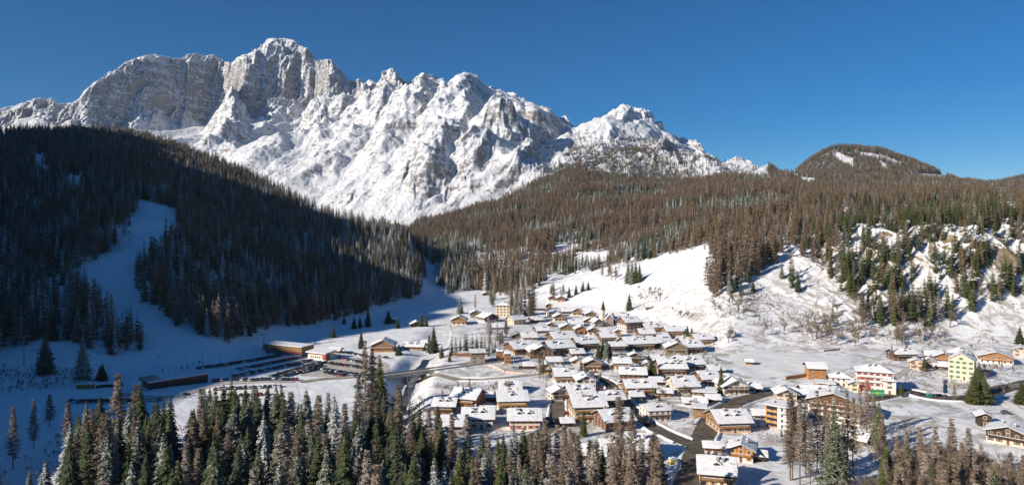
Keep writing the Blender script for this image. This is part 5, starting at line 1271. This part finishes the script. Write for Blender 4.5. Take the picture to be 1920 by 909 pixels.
# bus shelter and stall on the right road
g = ground_at(1760, 745); t = thing('bus_shelter', 'white-roofed bus shelter beside the road above the snowfield', 'shelter', g, .02)
MB().box(-2.6, 2.6, -1, 1.4, 2.3, 2.6).obj('roof', MATS['roof_snow'], t); MB().box(-2.4, 2.4, 1.2, 1.3, 0, 2.298).obj('back_panel', MATS['window_glass'], t)
for x_ in (-2.4, 2.4): MB().box(x_ - .06, x_ + .06, -.9, -.78, 0, 2.298).obj('post', MATS['metal_grey'], t)
g = ground_at(1743, 744); t = thing('market_stall', 'small turquoise stall left of the bus shelter', 'stall', g, .1)
MB().box(-1.4, 1.4, -.9, .9, 0, 1.9).obj('counter', MATS['paint_green'], t); MB().prism([(-1.8, 1.9), (1.8, 1.9), (0, 2.8)], -1.1, 1.1).obj('roof', MATS['roof_metal'], t)
# small machine under a snowy tarpaulin
g = ground_at(1262, 868); t = thing('snow_groomer', 'small yellow machine under a snowy cover in the shade by the dark road', 'machine', g, .4)
MB().box(-1.6, 1.6, -.9, .9, .5, 1.4).obj('body', MATS['paint_yellow'], t); MB().prism([(-1.7, 1.4), (1.2, 1.4), (.8, 2.3), (-1.4, 2.3)], -.85, .85).obj('cover', MATS['roof_snow'], t)
for y_ in (-.95, .75): MB().box(-1.7, 1.7, y_, y_ + .3, 0, .498).obj('track', MATS['tyre_rubber'], t)
# people on skis
def skier(px, v, rz, lab, coat):
    g = ground_at(px, v); me = bpy.data.meshes.new('body')
    J = {'pelvis': (0, 0, .92), 'chest': (.12, 0, 1.3), 'neck': (.17, 0, 1.48), 'head': (.2, 0, 1.66), 'kl': (.2, .13, .52), 'al': (.02, .15, .1), 'kr': (.2, -.13, .52), 'ar': (.02, -.15, .1), 'fl': (.22, .15, .05), 'fr': (.22, -.15, .05),
         'sl': (.13, .19, 1.42), 'el': (.1, .34, 1.16), 'hl': (.36, .36, 1.05), 'sr': (.13, -.19, 1.42), 'er': (.1, -.34, 1.16), 'hr': (.36, -.36, 1.05)}
    K = list(J); E = [('pelvis', 'chest'), ('chest', 'neck'), ('neck', 'head'), ('pelvis', 'kl'), ('kl', 'al'), ('al', 'fl'), ('pelvis', 'kr'), ('kr', 'ar'), ('ar', 'fr'), ('chest', 'sl'), ('sl', 'el'), ('el', 'hl'), ('chest', 'sr'), ('sr', 'er'), ('er', 'hr')]
    me.from_pydata([J[k_] for k_ in K], [(K.index(a), K.index(b)) for a, b in E], []); me.materials.append(MATS['paint_' + coat])
    t = thing('person', lab, 'person', (g.x, g.y, g.z + .04), rz); o = link('body', me, t); md = o.modifiers.new('skin', 'SKIN'); o.modifiers.new('sub', 'SUBSURF').levels = 1
    R_ = {'pelvis': .15, 'chest': .17, 'neck': .07, 'head': .12, 'kl': .08, 'kr': .08, 'al': .06, 'ar': .06, 'fl': .06, 'fr': .06, 'sl': .08, 'sr': .08, 'el': .055, 'er': .055, 'hl': .045, 'hr': .045}
    for i, k_ in enumerate(K): me.skin_vertices[0].data[i].radius = (R_[k_], R_[k_])
    me.skin_vertices[0].data[0].use_root = True
    for y_ in (.15, -.15): MB().box(-.75, .95, y_ - .05, y_ + .05, -.04, -.01).obj('ski', MATS['paint_red'], t)
    for y_ in (.38, -.38): MB().tube((.38, y_, 1.1), (.15, y_ * 1.1, 0), .015, .012, 5).obj('ski_pole', MATS['metal_grey'], t)
bpy.context.view_layer.update()
skier(221, 531, -.6, 'skier in dark clothes coming down the middle of the shaded piste', 'black'); skier(297, 671, .2, 'skier in dark clothes on the flat snow below the piste', 'dark_blue')
# utility poles
for px, v, h, lab in ((963, 686, 12, 'pole with crossbar right of the twin orange huts'), (1506, 655, 9, 'lone pole on the snow above the frozen pond'), (1768, 719, 8, 'thin pole left of the tall yellow hotel'), (1838, 656, 11, 'lattice-like pole left of the orange chalet at the right'), (1172, 738, 9, 'white pole before the long wooden lodge'), (1503, 640, 7, 'short pole beside the brown rail fence'), (990, 574, 12, 'tall thin pole by the long dark shed')):
    g = ground_at(px, v); t = thing('utility_pole', lab, 'pole', g); MB().tube((0, 0, -.5), (0, 0, h), .16, .1, 6).obj('mast', MATS['wall_stone'], t); MB().box(-.8, .8, -.06, .06, h - .8, h - .68).obj('crossbar', MATS['wall_stone'], t)

# ---------------------------------------------------------------- trees one by one
cand = []     # (distance, kind, x, y, height, label, group, slim, var)
def put(kind, px, v, hpx, label, group=None, slim=1.0, var=None):
    g = ground_at(px, v); cand.append((g.y * (0.1 if group is None else 1.0), kind, g.x, g.y, hpx * g.y / FPX, label, group, slim, var))
S_, L_, B_ = 'spruce_tree', 'larch_tree', 'bare_tree'
SOLO = [
 (S_, 85, 700, 78, 'snow-topped spruce right of the tall lift pylon at the left edge', 1.1, 2), (S_, 155, 710, 88, 'tall sunlit-tipped spruce standing alone on the shaded snow at the left', 0.85, 4), (S_, 192, 713, 34, 'small dark twin-topped spruce right of the sunlit-tipped one', 1.5, 0), (S_, 187, 712, 28, 'small dark spruce touching the twin-topped one', 1.4, 0),
 (L_, 93, 800, 62, 'bare larch with round crown on the shaded snow at the lower left', 1.3, 1), (L_, 63, 842, 95, 'thin dark larch at the lower left corner', .75, 1), (L_, 25, 880, 120, 'thin dark larch nearest the left edge at the bottom', .75, 1),
 (S_, 1352, 738, 56, 'tall narrow sunlit spruce beside the white roadside house', .8, 3), (S_, 1221, 708, 40, 'olive spruce between the dark wooden cube and the chalet with the long dormer', 1.4, 3), (S_, 1228, 712, 30, 'lower right neighbour of the olive spruce in the village centre', 1.4, 3),
 (S_, 1122, 675, 34, 'leftmost of the four spruces in the village rows', 1.2, 3), (S_, 1130, 674, 38, 'second of the four spruces in the village rows', 1.2, 3), (S_, 1137, 676, 40, 'third of the four spruces in the village rows', 1.2, 0), (S_, 1143, 675, 34, 'rightmost of the four spruces in the village rows', 1.2, 3),
 (S_, 1094, 817, 50, 'slim green conifer in front of the four-storey cream house', .9, 3), (S_, 1826, 757, 62, 'left tree of the olive conifer pair by the right road', 1.5, 3), (S_, 1845, 756, 52, 'right broad tree of the olive conifer pair by the right road', 2.0, 3), (S_, 1836, 742, 66, 'tall conifer rising behind the olive conifer pair', 1.2, 3), (S_, 1916, 757, 44, 'olive conifer cut by the right edge above the corner chalet', 1.9, 3),
 (S_, 1690, 744, 28, 'small conifer at the bend of the right road', 1.2, 3), (S_, 1289, 632, 24, 'pointed spruce at the right end of the upper chalets', 1.2, 3), (S_, 1297, 631, 20, 'smaller spruce beside the pointed one at the end of the upper chalets', 1.2, 0), (S_, 1180, 582, 34, 'lone dark spruce on the sunny meadow above the striped hotel', 1.1, 0),
 (S_, 1067, 558, 22, 'spruce on the meadow just right of the chalet pair', 1.1, 0), (S_, 1080, 552, 20, 'second spruce up the meadow from the chalet pair', 1.1, 0), (S_, 1093, 546, 20, 'third spruce up the meadow from the chalet pair', 1.2, 0), (S_, 1103, 544, 18, 'fourth spruce up the meadow from the chalet pair', 1.2, 0),
 (S_, 1178, 531, 42, 'leftmost of the dense dark conifer clump on the meadow slope', 1.0, 0), (S_, 1185, 532, 44, 'second of the dense dark conifer clump on the meadow slope', 1.0, 0), (S_, 1192, 531, 42, 'third of the dense dark conifer clump on the meadow slope', 1.0, 3), (S_, 1199, 529, 36, 'rightmost of the dense dark conifer clump on the meadow slope', 1.0, 0),
 (S_, 1496, 547, 38, 'dark spruce with blue shadow high on the snow chute', .9, 0), (S_, 1466, 522, 30, 'spruce left of the one high on the snow chute', .9, 0), (S_, 1412, 546, 24, 'small spruce among the brown scrub of the chute', 1.1, 0), (S_, 1380, 540, 30, 'spruce at the top of the brown erosion streak', .9, 3),
 (S_, 863, 588, 32, 'spruce in the shade above the glowing orange gable', 1.2, 0), (S_, 690, 612, 36, 'tallest dark spruce in the shade right of the lift station', 1.0, 0), (S_, 675, 614, 22, 'dark spruce left of the tallest one in the shade', 1.2, 0), (S_, 664, 616, 24, 'dark broad spruce two left of the tallest one in the shade', 1.3, 0), (S_, 645, 607, 18, 'small dark spruce farther left in the shade', 1.2, 0),
 (S_, 625, 633, 26, 'dark spruce at the snow edge right of the ticket building', 1.1, 0), (S_, 728, 607, 28, 'broad dark spruce left of the dark cabins', 1.5, 0), (S_, 745, 615, 22, 'dark spruce between the two dark cabins', 1.3, 0), (S_, 790, 612, 28, 'spruce right of the dark cabin in the shade', 1.1, 0), (S_, 799, 612, 24, 'slim spruce farthest right of the dark cabin', 1.0, 0),
 (S_, 677, 653, 36, 'snow-dusted spruce left of the honey chalet', 1.1, 1), (S_, 813, 662, 52, 'tall snow-dusted spruce beside the river road', 1.2, 1), (S_, 805, 660, 36, 'snow-dusted spruce left of the tall one beside the river road', 1.1, 1), (S_, 748, 665, 22, 'round dark conifer at the right foot of the honey chalet', 1.8, 0), (S_, 828, 671, 26, 'small conifer on the river road bend', 1.2, 3), (S_, 843, 678, 18, 'small conifer at the left corner of the open snowfield', 1.2, 3),
 (L_, 698, 800, 150, 'very tall brown larch towering over the sandy road', .75, 0), (L_, 684, 795, 160, 'tallest brown larch left of the bridge', .62, 0), (S_, 712, 772, 110, 'tall green spruce among the larches left of the bridge', .9, 3), (S_, 700, 790, 95, 'spruce below the tallest larch left of the bridge', 1.0, 2), (L_, 672, 820, 120, 'larch leaning left of the tallest one by the sandy road', .8, 1),
 (L_, 1012, 708, 48, 'brown larch in front of the yellow house', 1.3, 0), (L_, 1018, 706, 36, 'shorter larch right of the one in front of the yellow house', 1.3, 1), (S_, 1565, 925, 170, 'tall green spruce in front of the biggest chalet hotel', 1.0, 0),
 (L_, 1626, 820, 110, 'tall brown larch beside the billboard', .9, 0), (L_, 1612, 815, 90, 'brown larch left of the tall one beside the billboard', .9, 2), (S_, 1648, 842, 95, 'snowless spruce below the billboard', .85, 3), (L_, 1638, 835, 100, 'larch just left of the spruce below the billboard', .8, 0), (L_, 1655, 862, 90, 'larch with white-barked trunk right of the spruce below the billboard', .8, 2),
 (L_, 1790, 752, 34, 'brown larch on the road edge left of the olive conifer pair', 1.1, 0), (L_, 1700, 668, 0.1 + 26, 'bare brown tree above the long dark chalet', 1.3, 0), (L_, 1672, 676, 30, 'brown larch left of the long dark chalet', 1.0, 2), (S_, 1733, 696, 30, 'conifer close against the peach house', 1.1, 3), (S_, 1912, 645, 34, 'dark conifer above the pink house at the right edge', 1.5, 3),
 (L_, 891, 580, 30, 'spire-like bare tree behind the grey-green house', .7, 0), (L_, 1160, 905, 165, 'big larch at the lower middle in front of the low blue-shaded house', 1.0, 0), (L_, 1185, 915, 150, 'big larch touching the large cream house', .9, 1),
]
for k_, px, v, hpx, lab, sl, var in SOLO: put(k_, px, v, hpx, lab, None, sl, var)
r_ = random.Random(5)
def band(n, fpx, fv, kinds, hpx, label, group, slim=(1, 1), jit=0):
    for i in range(n):
        px = r_.uniform(*fpx) if jit == 0 else fpx[0] + (fpx[1] - fpx[0]) * i / max(1, n - 1) + r_.uniform(-jit, jit)
        k_ = r_.choice(kinds); put(k_, px, r_.uniform(*fv), r_.uniform(*hpx), label % {S_: 'spruce', L_: 'larch', B_: 'bare tree'}[k_], group, r_.uniform(*slim))
band(16, (846, 930), (656, 668), [S_], (26, 40), '%s in the row of small conifers behind the rusty wall', 'row of small conifers behind the rusty wall', (1, 1.3), 3)
band(9, (905, 950), (632, 652), [S_, L_], (28, 42), '%s in the clump above the open snowfield', 'clump above the open snowfield', (1, 1.4))
band(14, (950, 1002), (585, 604), [L_, S_, L_], (34, 58), '%s in the brown grove behind the cream hotel', 'grove behind the cream hotel', (.9, 1.3))
band(8, (918, 934), (556, 578), [L_, S_], (26, 36), '%s in the small grove left of the cream hotel', 'small grove left of the cream hotel', (1, 1.3))
band(10, (1015, 1060), (545, 560), [L_, S_], (16, 26), '%s at the wood edge above the chalet pair', 'trees at the wood edge above the chalet pair', (1, 1.3))
band(12, (1110, 1175), (500, 530), [L_, B_], (20, 34), '%s among the loose trees on the upper meadow', 'loose trees on the upper meadow', (.9, 1.2))
band(10, (1195, 1240), (545, 575), [B_, B_, L_], (14, 28), '%s on the hedge line climbing the meadow', 'trees on the hedge line climbing the meadow')
band(5, (1262, 1300), (585, 600), [B_], (14, 22), '%s standing alone on the white meadow', 'bare trees on the white meadow')
band(2, (1430, 1470), (626, 632), [B_], (34, 42), '%s with a full crown at the foot of the slope', 'full-crowned bare trees at the slope foot', (1, 1), 2)
band(44, (1500, 1790), (610, 650), [B_], (22, 46), '%s in the grey row along the foot of the cliffs', 'grey bare trees along the foot of the cliffs')
band(24, (1560, 1720), (575, 612), [B_, B_, S_], (24, 44), '%s on the scrubby slope under the cliffs', 'trees on the scrubby slope under the cliffs')
band(10, (1330, 1400), (555, 600), [B_, L_], (18, 34), '%s on the scrubby spur left of the chute', 'trees on the scrubby spur', (1, 1.2))
band(8, (1365, 1380), (630, 642), [B_], (14, 26), '%s in the small clump above the frozen pond', 'small bare clump above the frozen pond')
band(10, (1740, 1900), (640, 668), [B_], (10, 20), '%s behind the yellow hotel on the snow', 'small bare trees behind the yellow hotel')
band(12, (810, 960), (735, 775), [B_, L_], (16, 34), '%s by the houses below the bridge road', 'trees among the houses below the bridge road')
band(90, (1000, 1340), (620, 790), [B_, B_, S_], (12, 30), '%s in a village garden', 'garden trees of the village', (.9, 1.4))
band(14, (1340, 1520), (745, 850), [B_, B_, S_], (12, 28), '%s in the gardens beside the main road', 'garden trees beside the main road', (.9, 1.3))
band(18, (1690, 1900), (690, 740), [B_, B_, L_], (10, 24), '%s on the slope below the yellow hotel', 'trees on the slope below the yellow hotel')
band(8, (735, 790), (745, 800), [B_, L_], (30, 50), '%s on the bank of the stream gully', 'trees on the bank of the stream gully')
band(12, (1480, 1600), (880, 915), [L_], (120, 170), 'tall thin %s with bare trunk below the biggest chalet hotel', 'thin tall larches below the biggest chalet hotel', (.5, .8), 5)
band(8, (1838, 1858), (690, 712), [B_], (14, 22), '%s in the garden right of the yellow hotel', 'garden trees right of the yellow hotel')
# belt of trees along the bottom
LIM = [(-250, 300), (-100, 285), (60, 262), (150, 268), (210, 266), (330, 258), (400, 280), (480, 288), (560, 290), (640, 292), (700, 290), (760, 262), (850, 246), (980, 236), (1050, 230), (1190, 222), (1235, 205)]
lx, ly = zip(*LIM)
sect = [(-250, 130, 'dark lower left corner', 300, 225), (130, 330, 'group left of dark gap', 268, 215), (330, 520, 'belt right of dark gap', 290, 220), (520, 760, 'belt below the sandy road', 292, 220), (760, 960, 'belt before joined white roofs', 255, 205), (960, 1240, 'thicket right of white roofs', 230, 190), (1500, 2100, 'lower right thicket', 232, 190)]
def describe(px, Y, k_, h_, sl, var):
    s_ = [s for s in sect if s[0] <= px < s[1]][0]; a, b = max(s_[0], 0), min(s_[1], 1920)
    side = ('left', 'middle', 'right')[min(2, max(0, int(3 * (px - a) / (b - a))))]; back, front = s_[3], s_[4]
    row = 'back' if Y > back - (back - front) * .35 else ('front' if Y < front else 'middle')
    size = 'tall' if h_ > 24 else ('short' if h_ < 17 else 'mid-height')
    if k_ == S_: look = {0: 'dark green', 1: 'slim snowy', 2: 'broad snowy', 3: 'olive green', 4: 'broad dark'}[var] + ' spruce'
    elif k_ == L_: look = ('brown', 'frosted brown', 'thin brown')[var] + ' larch'
    else: look = 'bare grey tree'
    return '%s %s, %s row, %s third, %s' % (size, look, row, side, s_[2]), {S_: 'spruces', L_: 'larches', B_: 'bare trees'}[k_] + ' of the ' + s_[2]
rest = []
placed = []
def far_enough(x, y, d):
    for a, b in placed:
        if (a - x) ** 2 + (b - y) ** 2 < d * d: return False
    placed.append((x, y)); return True
N_ = 0
for i in range(14000):
    Y = 105 + (300 - 105) * r_.random() ** 0.8; px = r_.uniform(-250, 1240)
    if Y > np.interp(px, lx, ly): continue
    if 322 < px < 352 and Y > 170 and r_.random() < .93: continue
    if px < 125 and (r_.random() < .8 or Y > 235): continue
    X = (px - CX) / FPX * Y
    if not far_enough(X, Y, 5.0 if px < 960 else 4.0): continue
    pS = 0.8 if px < 350 else (0.72 if px < 760 else (0.72 if px < 990 else 0.12))
    k_ = S_ if r_.random() < pS else L_
    cl = float(fbm(np.array([X / 22.0]), np.array([Y / 22.0 + 5]), 2)[0])
    if cl < -0.34: continue
    if px < 125: h_ = r_.uniform(12, 20)
    else: h_ = (r_.uniform(20, 28) + 13 * cl) * (0.86 if px > 760 else 1.0) * (0.95 if Y > 265 else 1)
    if r_.random() < .15: h_ *= .65
    var = (r_.choice((0, 1, 2, 4, 1, 4, 0)) if px < 700 else r_.choice((0, 1, 2, 0, 1, 4, 3))) if k_ == S_ else r_.randrange(3)
    lab, grp = describe(px, Y, k_, h_, 1, var)
    cand.append((Y, k_, X, Y, h_, lab, grp, r_.uniform(.85, 1.15), var))
TOPR = [(1560, 150), (1620, 172), (1660, 205), (1700, 225), (1760, 232), (1830, 228), (1860, 212), (1920, 205), (2100, 215)]
rx, ry = zip(*TOPR)
for i in range(9000):
    Y = 100 + 140 * r_.random() ** .8; px = r_.uniform(1560, 2100)
    if Y > np.interp(px, rx, ry): continue
    X = (px - CX) / FPX * Y
    if not far_enough(X, Y, 2.9): continue
    k_ = L_ if r_.random() < .35 else (B_ if r_.random() < .93 else S_); h_ = r_.uniform(17, 25) * (0.95 if k_ == B_ else 1)
    var = r_.choice((0, 3, 4)) if k_ == S_ else r_.randrange(3)
    lab, grp = describe(px, Y, k_, h_, 1, var)
    cand.append((Y, k_, X, Y, h_, lab, grp, r_.uniform(.8, 1.1), var))
def seen(c_):
    px, v = proj(c_[2], c_[3], Hs(c_[2], c_[3]) + c_[4]); return -25 < px < 1945 and v < 915
lim = {S_: 299, L_: 299, B_: 299}; cnt = {S_: 0, L_: 0, B_: 0}
cand.sort(key=lambda c_: -c_[4] / max(c_[0], 1) if seen(c_) else 1e9)
for c_ in cand:
    d, k_, X, Y, h_, lab, grp, sl, var = c_
    if cnt[k_] < lim[k_] and seen(c_): cnt[k_] += 1; tree(k_, X, Y, h_, lab, grp, var=var, slim=sl)
    else: rest.append((X, Y, Hs(X, Y) - .2, {S_: rnd.choice((0, 1, 2, 3)), L_: rnd.choice((6, 7, 8)), B_: 9}[k_], h_ / (14 if k_ == B_ else 25), rnd.random() * 6.28))
print('single trees', cnt, 'rest', len(rest))
woods('lower_forest', rest)
byl = {}
for o in sc.objects:
    if o.parent is None and o.get('group') and 'label' in o.keys(): byl.setdefault(o['label'], []).append(o)
for lab, os_ in byl.items():
    if len(os_) < 2: continue
    os_.sort(key=lambda o: proj(o.location.x, o.location.y, o.location.z)[0])
    for i, o in enumerate(os_):
        e = ('leftmost' if i == 0 else ('rightmost' if i == len(os_) - 1 else (ORD[i] if i < 20 else '%dth' % (i + 1)) + ' from left'))
        if len(lab.split()) + len(e.split()) <= 16: o['label'] = lab + ', ' + e
# undergrowth: small bare bushes nobody could count
und = []
def bushes(n, poly, s0, s1, kinds=(9,)):
    P_ = [(p.x, p.y) for p in on_map(poly)]; xs = [p[0] for p in P_]; ys = [p[1] for p in P_]
    X = RS.uniform(min(xs), max(xs), n * 4); Y = RS.uniform(min(ys), max(ys), n * 4); ins = inpoly(X, Y, P_); X = X[ins][:n]; Y = Y[ins][:n]; Z = H(X, Y)
    for a, b, c in zip(X, Y, Z): und.append((a, b, c - .1, rnd.choice(kinds), rnd.uniform(s0, s1), rnd.random() * 6.28))
bushes(420, [(-150, 688), (60, 690), (140, 700), (165, 720), (130, 732), (-150, 745)], .14, .32)
bushes(120, [(810, 722), (960, 720), (950, 745), (830, 740)], .12, .26); bushes(160, [(720, 745), (800, 745), (800, 830), (700, 830)], .15, .35)
bushes(500, [(1330, 565), (1420, 530), (1500, 590), (1600, 600), (1760, 600), (1780, 640), (1600, 630), (1440, 618), (1340, 600)], .18, .42)
bushes(260, [(1500, 520), (1620, 500), (1660, 590), (1560, 600), (1490, 570)], .15, .35)
bushes(900, [(1000, 620), (1340, 660), (1350, 700), (1300, 800), (1060, 800), (980, 700)], .10, .26)
bushes(160, [(1690, 700), (1900, 700), (1900, 735), (1690, 735)], .10, .24); bushes(120, [(1380, 770), (1500, 760), (1500, 830), (1400, 840)], .08, .2)
bushes(200, [(1560, 860), (1680, 800), (1700, 790), (1740, 830), (1640, 908), (1500, 908)], .1, .3); bushes(150, [(150, 430), (250, 440), (240, 470), (160, 510)], .15, .3)
bushes(90, [(200, 590), (270, 660), (200, 655)], .12, .25); bushes(120, [(1165, 560), (1270, 520), (1290, 530), (1200, 590)], .15, .3)
bushes(500, [(150, 800), (1200, 820), (1300, 925), (-100, 925)], .12, .3); bushes(160, [(880, 680), (1040, 700), (1030, 690), (900, 670)], .08, .14)
woods('undergrowth', und)
# scree and stones poking from the snow

# ---------------------------------------------------------------- thin winter air
def haze():
    o = MB().box(-9500, 9500, -2600, 9800, -75, 2100).obj('haze', None); o.data.materials.clear()
    m = bpy.data.materials.new('haze'); m.use_nodes = True; t = m.node_tree; t.nodes.clear(); out_ = t.nodes.new('ShaderNodeOutputMaterial'); v_ = t.nodes.new('ShaderNodeVolumePrincipled')
    v_.inputs['Color'].default_value = (0.55, 0.72, 1.0, 1); v_.inputs['Density'].default_value = 1.9e-5; v_.inputs['Anisotropy'].default_value = 0.0
    t.links.new(v_.outputs[0], out_.inputs['Volume']); o.data.materials.append(m); o['kind'] = 'stuff'
haze()
